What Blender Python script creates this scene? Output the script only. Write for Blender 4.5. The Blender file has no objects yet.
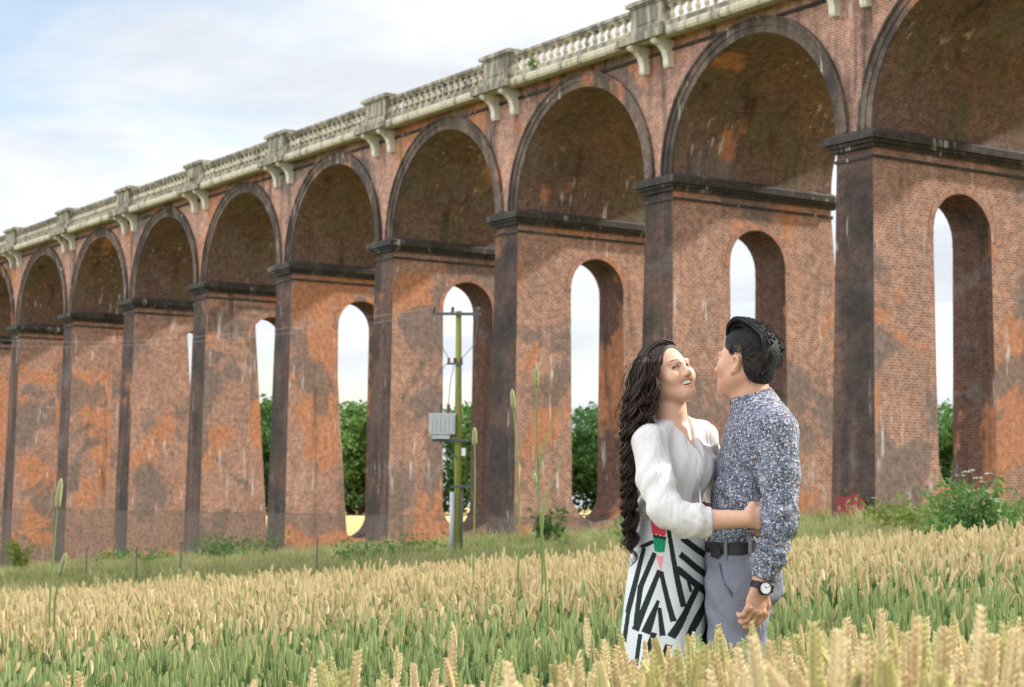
import bpy, bmesh, math, random
import numpy as np
from mathutils import Vector, Matrix
random.seed(7); rng = np.random.default_rng(11)
scene = bpy.context.scene
COL = scene.collection
# ------------------------------------------------------------------ camera, sky, sun, exposure
FW = np.array([-0.82826699, 0.55342724, 0.08770456])
RR = np.array([0.55613371, 0.83105462, 0.00796909])
UU = np.array([0.06847697, -0.05537599, 0.99611465])
CAM = np.array([45.7168, -44.6568, 0.0]); FPX = 1850.0
cd = bpy.data.cameras.new('camera'); cam = bpy.data.objects.new('camera', cd); COL.objects.link(cam)
cam.matrix_world = Matrix(((RR[0], UU[0], -FW[0], CAM[0]), (RR[1], UU[1], -FW[1], CAM[1]), (RR[2], UU[2], -FW[2], CAM[2]), (0, 0, 0, 1)))
cd.sensor_width = 36; cd.lens = FPX / 1024 * 36; cd.clip_start = 0.05; cd.clip_end = 4000
cd.dof.use_dof = True; cd.dof.focus_distance = 5.75; cd.dof.aperture_fstop = 9.5
scene.camera = cam
SUN = np.array([0.27, 1.0, 0.86]); SUN /= np.linalg.norm(SUN)
SUN_EL = math.asin(SUN[2]); SUN_AZ = math.atan2(SUN[0], SUN[1])
sl = bpy.data.lights.new('sun', 'SUN'); so = bpy.data.objects.new('sun', sl); COL.objects.link(so)
sl.energy = 2.7; sl.angle = math.radians(2.5); sl.color = (1.0, 0.94, 0.84)
so.rotation_euler = Vector(SUN).to_track_quat('Z', 'Y').to_euler(); so.location = (20, 30, 60)
world = bpy.data.worlds.new('World'); scene.world = world; world.use_nodes = True
scene.view_settings.view_transform = 'Standard'; scene.view_settings.look = 'None'
scene.view_settings.exposure = 1.55; scene.view_settings.gamma = 1.0
scene.view_settings.use_curve_mapping = False

class NT:
    """small node-graph helper"""
    def __init__(s, tree): s.t = tree; s.n = tree.nodes; s.l = tree.links
    def node(s, typ, inputs=None, **kw):
        n = s.n.new(typ)
        for k, v in kw.items(): setattr(n, k, v)
        for k, v in (inputs or {}).items(): s.put(n.inputs[k], v)
        return n
    def put(s, sock, v):
        if isinstance(v, bpy.types.NodeSocket): s.l.new(v, sock)
        elif isinstance(v, (tuple, list)) and sock.type == 'RGBA' and len(v) == 3: sock.default_value = (*v, 1)
        else: sock.default_value = v
    def math(s, op, a, b=0.0, c=None, clamp=False):
        n = s.node('ShaderNodeMath', operation=op, use_clamp=clamp); s.put(n.inputs[0], a); s.put(n.inputs[1], b)
        if c is not None: s.put(n.inputs[2], c)
        return n.outputs[0]
    def mix(s, f, a, b, blend='MIX'):
        n = s.node('ShaderNodeMix', data_type='RGBA', blend_type=blend); n.clamp_factor = True; n.clamp_result = False
        s.put(n.inputs[0], f); s.put(n.inputs[6], a); s.put(n.inputs[7], b); return n.outputs[2]
    def noise(s, vec, scale, detail=3.0, rough=0.55, dist=0.0):
        n = s.node('ShaderNodeTexNoise', {'Scale': scale, 'Detail': detail, 'Roughness': rough, 'Distortion': dist})
        if vec is not None: s.put(n.inputs['Vector'], vec)
        return n.outputs['Fac']
    def step(s, v, lo, hi):
        n = s.node('ShaderNodeMapRange', interpolation_type='SMOOTHSTEP'); s.put(n.inputs[0], v)
        n.inputs[1].default_value = lo; n.inputs[2].default_value = hi; n.inputs[3].default_value = 0; n.inputs[4].default_value = 1
        return n.outputs[0]
    def vmath(s, op, a, b=None):
        n = s.node('ShaderNodeVectorMath', operation=op); s.put(n.inputs[0], a)
        if b is not None: s.put(n.inputs[1], b)
        return n.outputs[0]

w = NT(world.node_tree); w.n.clear()
sky = w.node('ShaderNodeTexSky', sky_type='NISHITA', sun_disc=False, sun_elevation=SUN_EL, sun_rotation=SUN_AZ, air_density=1.0, dust_density=1.6, ozone_density=1.0)
tc = w.node('ShaderNodeTexCoord')
sep = w.node('ShaderNodeSeparateXYZ', {0: tc.outputs['Generated']})
zz = w.math('ADD', w.math('MAXIMUM', sep.outputs[2], 0.0), 0.16)
cv = w.node('ShaderNodeCombineXYZ', {0: w.math('DIVIDE', sep.outputs[0], zz), 1: w.math('DIVIDE', sep.outputs[1], zz), 2: 3.7})
n1 = w.noise(cv.outputs[0], 0.95, 7, 0.56, 0.3)
n2 = w.noise(cv.outputs[0], 2.3, 6, 0.6, 0.2)
cover = w.step(w.math('ADD', n1, w.math('MULTIPLY', n2, 0.22)), 0.50, 0.63)
cover = w.math('ADD', w.math('MULTIPLY', cover, 0.78), 0.22)
shade = w.step(w.noise(cv.outputs[0], 1.7, 5, 0.55, 0.1), 0.3, 0.7)
ccol = w.mix(shade, (0.265, 0.28, 0.305), (0.385, 0.388, 0.392))
skyc = w.mix(1.0, sky.outputs[0], (0.085, 0.080, 0.074), 'MULTIPLY')
# unseen clouds opposite the sun are brightened, added as fill on the shaded sides
sh = SUN[:2] / np.linalg.norm(SUN[:2])
opp = w.math('ADD', w.math('MULTIPLY', sep.outputs[0], -float(sh[0])), w.math('MULTIPLY', sep.outputs[1], -float(sh[1])))
lift = w.math('ADD', 1.0, w.math('MULTIPLY', w.step(opp, -0.15, 0.65), 1.9))
lc = w.node('ShaderNodeCombineXYZ', {0: lift, 1: lift, 2: lift})
ccol = w.mix(1.0, ccol, lc.outputs[0], 'MULTIPLY')
fin = w.mix(cover, skyc, ccol)
bg = w.node('ShaderNodeBackground', {'Color': fin, 'Strength': 1.0})
w.l.new(bg.outputs[0], w.node('ShaderNodeOutputWorld').inputs[0])

# ------------------------------------------------------------------ helpers
def tag(o, label=None, cat=None, group=None, kind=None):
    if label: o['label'] = label
    if cat: o['category'] = cat
    if group: o['group'] = group
    if kind: o['kind'] = kind
    return o
def empty(name, loc, rz=0.0, parent=None):
    o = bpy.data.objects.new(name, None); COL.objects.link(o); o.empty_display_size = 0.3
    o.location = loc; o.rotation_euler = (0, 0, rz)
    if parent: o.parent = parent
    return o
def link(name, me, parent=None, loc=None):
    o = bpy.data.objects.new(name, me); COL.objects.link(o)
    if parent: o.parent = parent
    if loc is not None: o.location = loc
    return o
def dup(o, parent=None, loc=None):
    c = o.copy(); COL.objects.link(c)
    if parent is not None: c.parent = parent
    if loc is not None: c.location = loc
    return c
class MB:
    """collects polygons, then links ONE mesh object"""
    def __init__(s): s.v = []; s.f = []; s.uv = []; s.m = []
    def poly(s, pts, uv=None, m=0):
        b = len(s.v); s.v += [tuple(p) for p in pts]; s.f.append(list(range(b, b + len(pts)))); s.uv.append(uv); s.m.append(m)
    def box(s, x0, x1, y0, y1, z0, z1, m=0):
        P = lambda x, y, z: (x, y, z)
        for pts, uv in (([P(x0,y0,z0),P(x1,y0,z0),P(x1,y0,z1),P(x0,y0,z1)], 'xz'), ([P(x1,y1,z0),P(x0,y1,z0),P(x0,y1,z1),P(x1,y1,z1)], 'xz'),
                        ([P(x0,y1,z0),P(x0,y0,z0),P(x0,y0,z1),P(x0,y1,z1)], 'yz'), ([P(x1,y0,z0),P(x1,y1,z0),P(x1,y1,z1),P(x1,y0,z1)], 'yz'),
                        ([P(x0,y0,z1),P(x1,y0,z1),P(x1,y1,z1),P(x0,y1,z1)], 'xy'), ([P(x0,y1,z0),P(x1,y1,z0),P(x1,y0,z0),P(x0,y0,z0)], 'xy')):
            i, j = {'xz': (0, 2), 'yz': (1, 2), 'xy': (0, 1)}[uv]
            s.poly(pts, [(p[i], p[j]) for p in pts], m)
    def tube(s, pts, radii, n=8, m=0, cap=True):
        pts = [np.array(p, float) for p in pts]; rings = []
        if np.isscalar(radii): radii = [radii] * len(pts)
        up = None
        for i, p in enumerate(pts):
            t = pts[min(i + 1, len(pts) - 1)] - pts[max(i - 1, 0)]; t /= np.linalg.norm(t) + 1e-12
            if up is None: up = np.array([0, 0, 1.0]) if abs(t[2]) < .9 else np.array([1.0, 0, 0])
            a = np.cross(t, up); a /= np.linalg.norm(a) + 1e-12; b = np.cross(a, t); up = b
            rings.append([p + radii[i] * (math.cos(q) * a + math.sin(q) * b) for q in [2 * math.pi * j / n for j in range(n)]])
        b0 = len(s.v)
        for r in rings: s.v += [tuple(q) for q in r]
        for i in range(len(rings) - 1):
            for j in range(n):
                k = (j + 1) % n
                s.f.append([b0 + i*n + j, b0 + i*n + k, b0 + (i+1)*n + k, b0 + (i+1)*n + j]); s.uv.append(None); s.m.append(m)
        if cap:
            s.f.append([b0 + j for j in range(n)][::-1]); s.uv.append(None); s.m.append(m)
            s.f.append([b0 + (len(rings)-1)*n + j for j in range(n)]); s.uv.append(None); s.m.append(m)
    def lathe(s, prof, n=10, c=(0, 0, 0), m=0):
        b0 = len(s.v)
        for r, z in prof:
            for j in range(n):
                q = 2 * math.pi * j / n; s.v.append((c[0] + r * math.cos(q), c[1] + r * math.sin(q), c[2] + z))
        for i in range(len(prof) - 1):
            for j in range(n):
                k = (j + 1) % n
                s.f.append([b0 + i*n + j, b0 + i*n + k, b0 + (i+1)*n + k, b0 + (i+1)*n + j]); s.uv.append(None); s.m.append(m)
        s.f.append([b0 + j for j in range(n)][::-1]); s.uv.append(None); s.m.append(m)
        s.f.append([b0 + (len(prof)-1)*n + j for j in range(n)]); s.uv.append(None); s.m.append(m)
    def mesh(s, name, mats, smooth=False):
        me = bpy.data.meshes.new(name); me.from_pydata(s.v, [], s.f)
        for mt in (mats if isinstance(mats, (list, tuple)) else [mats]): me.materials.append(mt)
        me.polygons.foreach_set('material_index', s.m)
        if any(u is not None for u in s.uv):
            ul = me.uv_layers.new(name='UVMap'); i = 0
            for f, u in zip(s.f, s.uv):
                for j in range(len(f)):
                    if u is not None: ul.data[i].uv = u[j]
                    i += 1
        if smooth: me.polygons.foreach_set('use_smooth', [True] * len(s.f))
        me.update(); return me
    def build(s, name, mats, parent=None, smooth=False, loc=None):
        return link(name, s.mesh(name, mats, smooth), parent, loc)

def mat(name):
    m = bpy.data.materials.new(name); m.use_nodes = True; t = NT(m.node_tree); t.n.clear()
    p = t.node('ShaderNodeBsdfPrincipled'); o = t.node('ShaderNodeOutputMaterial'); t.l.new(p.outputs[0], o.inputs[0])
    t.p = p; t.o = o; p.inputs['Specular IOR Level'].default_value = 0.3
    return m, t
def plain(name, col, rough=0.6, var=0.15, scale=20.0, metal=0.0, spec=0.3):
    m, t = mat(name); g = t.node('ShaderNodeTexCoord')
    n = t.noise(g.outputs['Object'], scale, 4)
    t.put(t.p.inputs['Base Color'], t.mix(n, tuple(c * (1 - var) for c in col), tuple(min(1, c * (1 + var)) for c in col)))
    t.p.inputs['Roughness'].default_value = rough; t.p.inputs['Metallic'].default_value = metal
    t.p.inputs['Specular IOR Level'].default_value = spec
    return m

# ------------------------------------------------------------------ terrain
def ground(x, y):
    x = np.asarray(x, float); y = np.asarray(y, float)
    yy = np.where(y > 3, 3 + 4.0 * (1 - np.exp(-(y - 3) / 12.0)) * 0.25, y); yy = np.maximum(yy, -140)
    xx = np.clip(x, -85 + 45 * np.clip((y - 6) / 24, 0, 1), 110)
    z = -1.1 + 0.0516 * (xx - 45.72) + 0.0684 * (yy + 44.66)
    bd = (x - 28.99) * -0.4683 + (y + 38.98) * 0.8835    # metres beyond the edge of the crop: a shallow ditch, then the verge
    z = z - 0.34 * np.clip((bd - 0.3) / 3.5, 0, 1) * np.clip(1 - (bd - 4) / 40, 0, 1)
    return z + np.where(y > 3, 1.5 * (1 - np.exp(-np.maximum(y - 3, 0) / 25.0)), 0)
def gz(x, y): return float(ground(x, y))
def ray(px, py): return FW + RR * (px - 512) / FPX - UU * (py - 343.5) / FPX
EF = np.array([FW[0], FW[1], 0]); EF /= np.linalg.norm(EF); ER = np.array([EF[1], -EF[0], 0.0])
def at(px, py, D):
    d = ray(px, py); return CAM + d * (D / (d @ EF))
def on_ground(px, D):
    p = at(px, 500, D); return (p[0], p[1], gz(p[0], p[1]))

# ------------------------------------------------------------------ masonry materials
def brick_mat(name, base1, base2, orange=0.5, grey=0.5, soot=0.3, white=0.3, moss=0.0, seed=0.0, ring=False):
    m, t = mat(name)
    g = t.node('ShaderNodeNewGeometry'); pos = g.outputs['Position']
    off = t.vmath('ADD', pos, (seed * 13.1, seed * 7.7, seed * 3.3))
    uv = t.node('ShaderNodeUVMap').outputs[0]
    br = t.node('ShaderNodeTexBrick', {'Vector': uv, 'Color1': base1, 'Color2': base2, 'Mortar': tuple(0.7 * x_ + 0.5 * base1[0] for x_ in base1), 'Scale': 1.0,
         'Mortar Size': 0.014, 'Mortar Smooth': 0.3, 'Bias': 0.0, 'Brick Width': 0.27, 'Row Height': 0.10})
    br.offset = 0.5
    fine = t.step(t.noise(off, 4.0, 5, 0.75), 0.28, 0.72)
    col = t.mix(1.0, br.outputs['Color'], t.mix(fine, (0.64, 0.63, 0.63), (1.34, 1.32, 1.29)), 'MULTIPLY')
    big = t.noise(off, 0.33, 4, 0.6)
    col = t.mix(1.0, col, t.mix(big, (0.55, 0.58, 0.62), (1.45, 1.34, 1.25)), 'MULTIPLY')
    # re-faced areas follow the brick bond, so their borders are stepped
    q = t.vmath('SNAP', t.vmath('ADD', off, (0.031, 0.017, 0.011)), (0.135, 0.135, 0.10))
    var = t.mix(fine, (0.65, 0.65, 0.65), (1.3, 1.3, 1.3))
    po = t.step(t.noise(q, 0.19, 6, 0.56, 0.6), 0.625 - 0.11 * orange, 0.665 - 0.11 * orange)
    bt = t.mix(0.5, (1, 1, 1), t.mix(br.outputs['Fac'], (1.05, 1.0, 1.0), (1.1, 1.3, 1.5)))
    oc = t.mix(1.0, t.mix(t.noise(q, 1.1, 2), (0.40, 0.155, 0.07), (0.50, 0.235, 0.12)), t.mix(1.0, var, bt, 'MULTIPLY'), 'MULTIPLY')
    col = t.mix(t.math('MULTIPLY', po, 0.85), col, oc)
    q2 = t.vmath('ADD', q, (31.0, 17.0, 5.0))
    pg = t.step(t.noise(q2, 0.22, 6, 0.60, 0.5), 0.625 - 0.12 * grey, 0.67 - 0.12 * grey)
    gc = t.mix(1.0, t.mix(t.noise(q2, 3.0, 3), (0.135, 0.105, 0.09), (0.21, 0.165, 0.14)), t.mix(1.0, var, bt, 'MULTIPLY'), 'MULTIPLY')
    col = t.mix(t.math('MULTIPLY', pg, 0.8), col, gc)
    st = t.vmath('MULTIPLY', off, (0.9, 0.9, 0.07))
    s1 = t.step(t.noise(st, 1.1, 5, 0.62, 0.2), 0.60 - 0.28 * soot, 0.80 - 0.28 * soot)
    s2 = t.step(t.noise(off, 0.5, 5, 0.65), 0.35, 0.65)
    so_ = t.math('MULTIPLY', s1, t.math('ADD', t.math('MULTIPLY', s2, 0.6), 0.4))
    col = t.mix(t.math('MULTIPLY', so_, 0.93), col, t.mix(fine, (0.014, 0.012, 0.011), (0.05, 0.043, 0.038)))
    if moss > 0:
        mo = t.step(t.noise(t.vmath('MULTIPLY', off, (1, 1, 0.45)), 0.8, 5, 0.65), 0.64 - 0.2 * moss, 0.80 - 0.2 * moss)
        col = t.mix(t.math('MULTIPLY', mo, 0.7), col, t.mix(fine, (0.085, 0.075, 0.035), (0.17, 0.15, 0.085)))
    sv = t.vmath('MULTIPLY', off, (3.2, 3.2, 0.42))
    w1 = t.step(t.noise(sv, 1.0, 5, 0.65), 0.58, 0.70)
    w2 = t.step(t.noise(off, 0.35, 3), 0.60 - 0.2 * white, 0.72 - 0.2 * white)
    col = t.mix(t.math('MULTIPLY', t.math('MULTIPLY', w1, w2), 0.85), col, (0.60, 0.56, 0.52))
    if not ring:
        # lower lift of later, darker brick with a drip course on top of it
        z = t.node('ShaderNodeSeparateXYZ', {0: pos}).outputs[2]
        low = t.math('SUBTRACT', 1.0, t.step(z, -0.46, -0.42))
        col = t.mix(t.math('MULTIPLY', low, t.math('SUBTRACT', 0.45, t.math('MULTIPLY', po, 0.38))), col, t.mix(fine, (0.10, 0.08, 0.07), (0.19, 0.155, 0.13)))
        line = t.math('MULTIPLY', t.step(z, -0.53, -0.49), low)
        col = t.mix(t.math('MULTIPLY', line, 0.18), col, (0.03, 0.027, 0.025))
    t.put(t.p.inputs['Base Color'], col); t.p.inputs['Roughness'].default_value = 0.92
    bp = t.node('ShaderNodeBump', {'Strength': 0.5, 'Distance': 0.02, 'Height': t.math('ADD', fine, t.math('MULTIPLY', br.outputs['Fac'], -0.6))})
    t.l.new(bp.outputs[0], t.p.inputs['Normal'])
    return m
M_SIDE = brick_mat('brick_pier_inner_face', (0.385, 0.215, 0.145), (0.25, 0.14, 0.10), 0.80, 0.80, 0.14, 0.8, 0, 0.0)
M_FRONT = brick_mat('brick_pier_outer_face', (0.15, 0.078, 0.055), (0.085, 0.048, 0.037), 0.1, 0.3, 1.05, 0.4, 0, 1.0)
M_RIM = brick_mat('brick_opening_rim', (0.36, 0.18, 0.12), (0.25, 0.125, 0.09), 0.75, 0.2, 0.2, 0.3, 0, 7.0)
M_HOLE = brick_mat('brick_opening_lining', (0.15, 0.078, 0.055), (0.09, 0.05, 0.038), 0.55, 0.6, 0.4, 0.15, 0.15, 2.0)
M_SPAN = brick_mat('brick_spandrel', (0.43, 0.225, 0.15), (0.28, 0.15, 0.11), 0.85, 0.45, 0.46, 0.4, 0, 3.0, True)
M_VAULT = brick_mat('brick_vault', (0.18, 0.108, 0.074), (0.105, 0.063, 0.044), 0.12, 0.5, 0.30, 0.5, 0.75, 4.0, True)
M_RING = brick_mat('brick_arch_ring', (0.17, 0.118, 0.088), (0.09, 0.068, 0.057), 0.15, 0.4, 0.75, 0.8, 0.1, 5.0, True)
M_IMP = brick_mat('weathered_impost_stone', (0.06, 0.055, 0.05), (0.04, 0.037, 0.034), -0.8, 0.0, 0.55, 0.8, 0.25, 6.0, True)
def stone_mat(name, c1, c2, dark):
    m, t = mat(name); g = t.node('ShaderNodeNewGeometry'); pos = g.outputs['Position']
    a = t.noise(pos, 1.3, 6, 0.65); b = t.noise(t.vmath('MULTIPLY', pos, (3, 3, .5)), 1.0, 5, 0.6); c = t.noise(pos, 9.0, 3)
    col = t.mix(a, c1, c2); col = t.mix(1.0, col, t.mix(c, (.8, .8, .8), (1.2, 1.2, 1.2)), 'MULTIPLY')
    col = t.mix(t.math('MULTIPLY', t.step(b, 0.55 - dark * .2, 0.75 - dark * .2), 0.8), col, (0.10, 0.095, 0.08))
    col = t.mix(t.math('MULTIPLY', t.step(t.noise(pos, 2.2, 4), .6, .72), 0.45), col, (0.27, 0.25, 0.12))
    t.put(t.p.inputs['Base Color'], col); t.p.inputs['Roughness'].default_value = 0.9
    bp = t.node('ShaderNodeBump', {'Strength': 0.4, 'Distance': 0.02, 'Height': c}); t.l.new(bp.outputs[0], t.p.inputs['Normal'])
    return m
M_STONE = stone_mat('limestone', (0.43, 0.38, 0.27), (0.58, 0.52, 0.40), 0.3)
M_STONE_D = stone_mat('weathered_limestone', (0.30, 0.265, 0.195), (0.47, 0.42, 0.315), 0.85)
M_CORBEL = stone_mat('pale_limestone', (0.60, 0.56, 0.46), (0.74, 0.70, 0.60), 0.05)
M_RED = plain('faded_red_paint', (0.20, 0.028, 0.03), 0.7, 0.4, 6)

# ------------------------------------------------------------------ ground sheet
def ground_mat():
    m, t = mat('ground_cover'); pos = t.node('ShaderNodeNewGeometry').outputs['Position']
    n = t.noise(pos, 0.8, 6, 0.65); f = t.noise(pos, 9.0, 5, 0.7)
    col = t.mix(n, (0.075, 0.095, 0.03), (0.17, 0.17, 0.06)); col = t.mix(t.step(f, .4, .7), col, (0.20, 0.18, 0.08))
    y = t.node('ShaderNodeSeparateXYZ', {0: pos}).outputs[1]
    col = t.mix(t.step(y, 16.0, 19.0), col, t.mix(f, (0.42, 0.31, 0.12), (0.58, 0.45, 0.20)))
    t.put(t.p.inputs['Base Color'], col); t.p.inputs['Roughness'].default_value = 0.95
    bp = t.node('ShaderNodeBump', {'Strength': 0.7, 'Distance': 0.05, 'Height': f}); t.l.new(bp.outputs[0], t.p.inputs['Normal'])
    return m
gs = np.concatenate([np.linspace(-1500, -140, 12), np.linspace(-130, 90, 90), np.linspace(100, 1500, 12)])
gy = np.concatenate([np.linspace(-1500, -100, 10), np.linspace(-90, 130, 90), np.linspace(140, 1500, 12)])
X, Y = np.meshgrid(gs, gy); Z = ground(X, Y)
nx, ny = len(gs), len(gy)
gv = np.stack([X.ravel(), Y.ravel(), Z.ravel()], 1)
gf = [(j*nx+i, j*nx+i+1, (j+1)*nx+i+1, (j+1)*nx+i) for j in range(ny-1) for i in range(nx-1)]
me = bpy.data.meshes.new('ground'); me.from_pydata(gv.tolist(), [], gf); me.materials.append(ground_mat())
me.polygons.foreach_set('use_smooth', [True]*len(gf)); go = link('ground', me); tag(go, kind='structure')

# ------------------------------------------------------------------ the viaduct
S, T, BAT, BATF, DEP = 10.8, 1.756, 0.0144, 0.0167, 8.35
ZI, ZS, ZT = 11.96, 12.95, 18.35       # pier top, springing, wall top
R = (S - T) / 2
KMIN, KMAX = -2, 11
via = empty('railway_viaduct', (0, 0, gz(0, 0)))
tag(via, 'long red brick railway viaduct with tall pierced piers, round arches and a pale stone balustrade', 'viaduct')
VZ = -gz(0, 0)
def vpart(mb, name, mats, parent=via, smooth=False):
    """world coordinates -> child of the viaduct (or of one of its parts, which sit at its origin)"""
    return mb.build(name, mats, parent, smooth, (0, 0, VZ) if parent is via else None)
def hole_w(z, zb):
    c, hw = 9.64, 1.46; zl = zb + 1.25
    if z >= c: return math.sqrt(max(0, hw*hw - (z-c)**2))
    if z <= zl: return hw * math.sqrt(max(0, 1 - ((zl - z) / 1.25) ** 2))
    return hw
pier_obj = {}
for k in range(KMIN, KMAX + 1):
    xc = -k * S; g = gz(xc, 0); zb = g + 0.85
    mb = MB()
    zs = [g - 1.2, zb] + [zb + 1.25 * (1 - math.cos(a)) for a in np.linspace(0.12, math.pi/2, 10)] + list(np.linspace(zb + 1.6, 9.4, 9)) + \
         [9.64 + 1.46 * math.sin(a) for a in np.linspace(0, math.pi/2 - 0.06, 12)] + [9.64 + 1.46, 12.3]
    ins = lambda z: zb - 1e-6 <= z <= 11.1 + 1e-6
    for z0, z1 in zip(zs[:-1], zs[1:]):
        xs = [[xc + s * (T/2 + BAT * (ZI - z)) for s in (-1, 1)] for z in (z0, z1)]
        yf = [-BATF * (ZI - z) for z in (z0, z1)]; yb = [DEP + 0.076 * (ZI - z) for z in (z0, z1)]
        w0 = hole_w(z0, zb) if ins(z0) else 0; w1 = hole_w(z1, zb) if ins(z1) else 0
        if abs(z0 - zb) < 1e-6: w0 = 0
        strips = [((yf[0], 4.3 - w0), (yf[1], 4.3 - w1)), ((4.3 + w0, yb[0]), (4.3 + w1, yb[1]))] if (w0 or w1) else [((yf[0], yb[0]), (yf[1], yb[1]))]
        for (a0, b0), (a1, b1) in strips:
            for s in (0, 1):
                p = [(xs[0][s], a0, z0), (xs[0][s], b0, z0), (xs[1][s], b1, z1), (xs[1][s], a1, z1)]
                if s == 0: p = p[::-1]
                mb.poly(p, [(q[1], q[2]) for q in p], 0)
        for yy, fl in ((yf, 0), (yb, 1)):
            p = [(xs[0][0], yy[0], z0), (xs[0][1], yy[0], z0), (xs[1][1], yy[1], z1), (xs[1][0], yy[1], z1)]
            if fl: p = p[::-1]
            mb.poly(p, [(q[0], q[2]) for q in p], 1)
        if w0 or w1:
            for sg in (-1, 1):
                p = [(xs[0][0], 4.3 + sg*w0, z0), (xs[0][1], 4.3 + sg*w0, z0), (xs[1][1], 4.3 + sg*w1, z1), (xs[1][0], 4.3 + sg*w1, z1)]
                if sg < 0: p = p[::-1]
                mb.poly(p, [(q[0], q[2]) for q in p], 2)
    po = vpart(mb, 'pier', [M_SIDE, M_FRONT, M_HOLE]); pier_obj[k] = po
    # brick rim around the head of the opening, on both inner faces
    for s in (-1, 1):
        mb = MB()
        for a0, a1 in zip(np.linspace(-0.1, math.pi + 0.1, 19)[:-1], np.linspace(-0.1, math.pi + 0.1, 19)[1:]):
            P = lambda a, r, e: (xc + s * (T/2 + BAT * (ZI - 9.64 - r*math.sin(a)) + e), 4.3 + r * math.cos(a), 9.64 + r * math.sin(a))
            for q, v in (([P(a0, 1.462, .014), P(a1, 1.462, .014), P(a1, 1.70, .014), P(a0, 1.70, .014)], .24),
                         ([P(a0, 1.70, .014), P(a1, 1.70, .014), P(a1, 1.70, -.02), P(a0, 1.70, -.02)], .1)):
                mb.poly(q, [(a0*3, 0), (a1*3, 0), (a1*3, v), (a0*3, v)])
        vpart(mb, 'opening_rim', M_RIM, po)
    # impost band
    mb = MB()
    def band(e, z0, z1): mb.box(xc - T/2 - e, xc + T/2 + e, -e, DEP + e, z0, z1)
    band(0.055, 11.93, 12.04); band(0.13, 12.30, 12.44); band(0.24, 12.44, 12.56); band(0.36, 12.56, 12.80)
    x0, x1, y0, y1 = xc - T/2 - .36, xc + T/2 + .36, -.36, DEP + .36; u0, u1, v0, v1 = xc - T/2 - .03, xc + T/2 + .03, -.03, DEP + .03
    A = [(x0,y0,12.8),(x1,y0,12.8),(x1,y1,12.8),(x0,y1,12.8)]; B = [(u0,v0,12.96),(u1,v0,12.96),(u1,v1,12.96),(u0,v1,12.96)]
    for i in range(4):
        j = (i+1) % 4; p = [A[i], A[j], B[j], B[i]]; mb.poly(p, [(q[0]+q[1], q[2]) for q in p])
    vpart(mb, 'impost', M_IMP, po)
for k in range(KMIN, KMAX):
    xr, xl = -k * S, -(k + 1) * S; xm = (xr + xl) / 2
    th = np.linspace(0, math.pi, 57); mb = MB()
    C2 = lambda a, r=R: (xm + r * math.cos(a), ZS + r * math.sin(a))
    for yy, fl in ((0.0, 0), (DEP, 1)):
        quads = [[(xm + R, yy, ZS - .05), (xr, yy, ZS - .05), (xr, yy, ZT), (xm + R, yy, ZT)], [(xl, yy, ZS - .05), (xm - R, yy, ZS - .05), (xm - R, yy, ZT), (xl, yy, ZT)]]
        for a0, a1 in zip(th[:-1], th[1:]):
            p0, p1 = C2(a0), C2(a1); quads.append([(p1[0], yy, p1[1]), (p0[0], yy, p0[1]), (p0[0], yy, ZT), (p1[0], yy, ZT)])
        for p in quads:
            if fl: p = p[::-1]
            mb.poly(p, [(q[0], q[2]) for q in p], 0)
    for a0, a1 in zip(th[:-1], th[1:]):
        p0, p1 = C2(a0), C2(a1)
        mb.poly([(p0[0], 0, p0[1]), (p1[0], 0, p1[1]), (p1[0], DEP, p1[1]), (p0[0], DEP, p0[1])], [(0, a0*R), (0, a1*R), (DEP, a1*R), (DEP, a0*R)], 1)
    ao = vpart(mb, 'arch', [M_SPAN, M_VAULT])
    mb = MB()
    for r0, r1, e in ((R + 0.002, R + .27, .07), (R + .27, R + .52, .11), (R + .52, R + .62, .17)):
        for a0, a1 in zip(th[:-1], th[1:]):
            for yy, sg in ((0, -1),):
                P = lambda a, r, d: (xm + r*math.cos(a), yy + sg*d, ZS + r*math.sin(a))
                u = lambda a, v: (v, a * R)
                mb.poly([P(a0, r0, e), P(a0, r1, e), P(a1, r1, e), P(a1, r0, e)], [u(a0, r0), u(a0, r1), u(a1, r1), u(a1, r0)])
                mb.poly([P(a0, r1, e), P(a0, r1, -.02), P(a1, r1, -.02), P(a1, r1, e)], [u(a0, 0), u(a0, .1), u(a1, .1), u(a1, 0)])
                mb.poly([P(a0, r0, -.02), P(a0, r0, e), P(a1, r0, e), P(a1, r0, -.02)], [u(a0, 0), u(a0, .1), u(a1, .1), u(a1, 0)])
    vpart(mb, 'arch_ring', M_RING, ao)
# string course and deck
xa, xb = -KMAX * S, -KMIN * S
for k in range(KMIN, KMAX + 1):   # string course, butted against the crowns of the rings on both sides of each pier
    hw = math.sqrt((R + .62)**2 - (17.86 - ZS)**2) - .02
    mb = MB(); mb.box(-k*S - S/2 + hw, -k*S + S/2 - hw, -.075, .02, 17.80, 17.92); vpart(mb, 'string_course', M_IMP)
mb = MB(); mb.box(xa, xb, 0.02, DEP - .02, ZT - .3, ZT + .15); mb.box(xa, xb, DEP - .1, DEP + .7, ZT - .1, ZT + .25); mb.box(xa, xb, DEP + .1, DEP + .5, ZT + .25, ZT + 1.3)
vpart(mb, 'deck', M_STONE_D)
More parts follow.
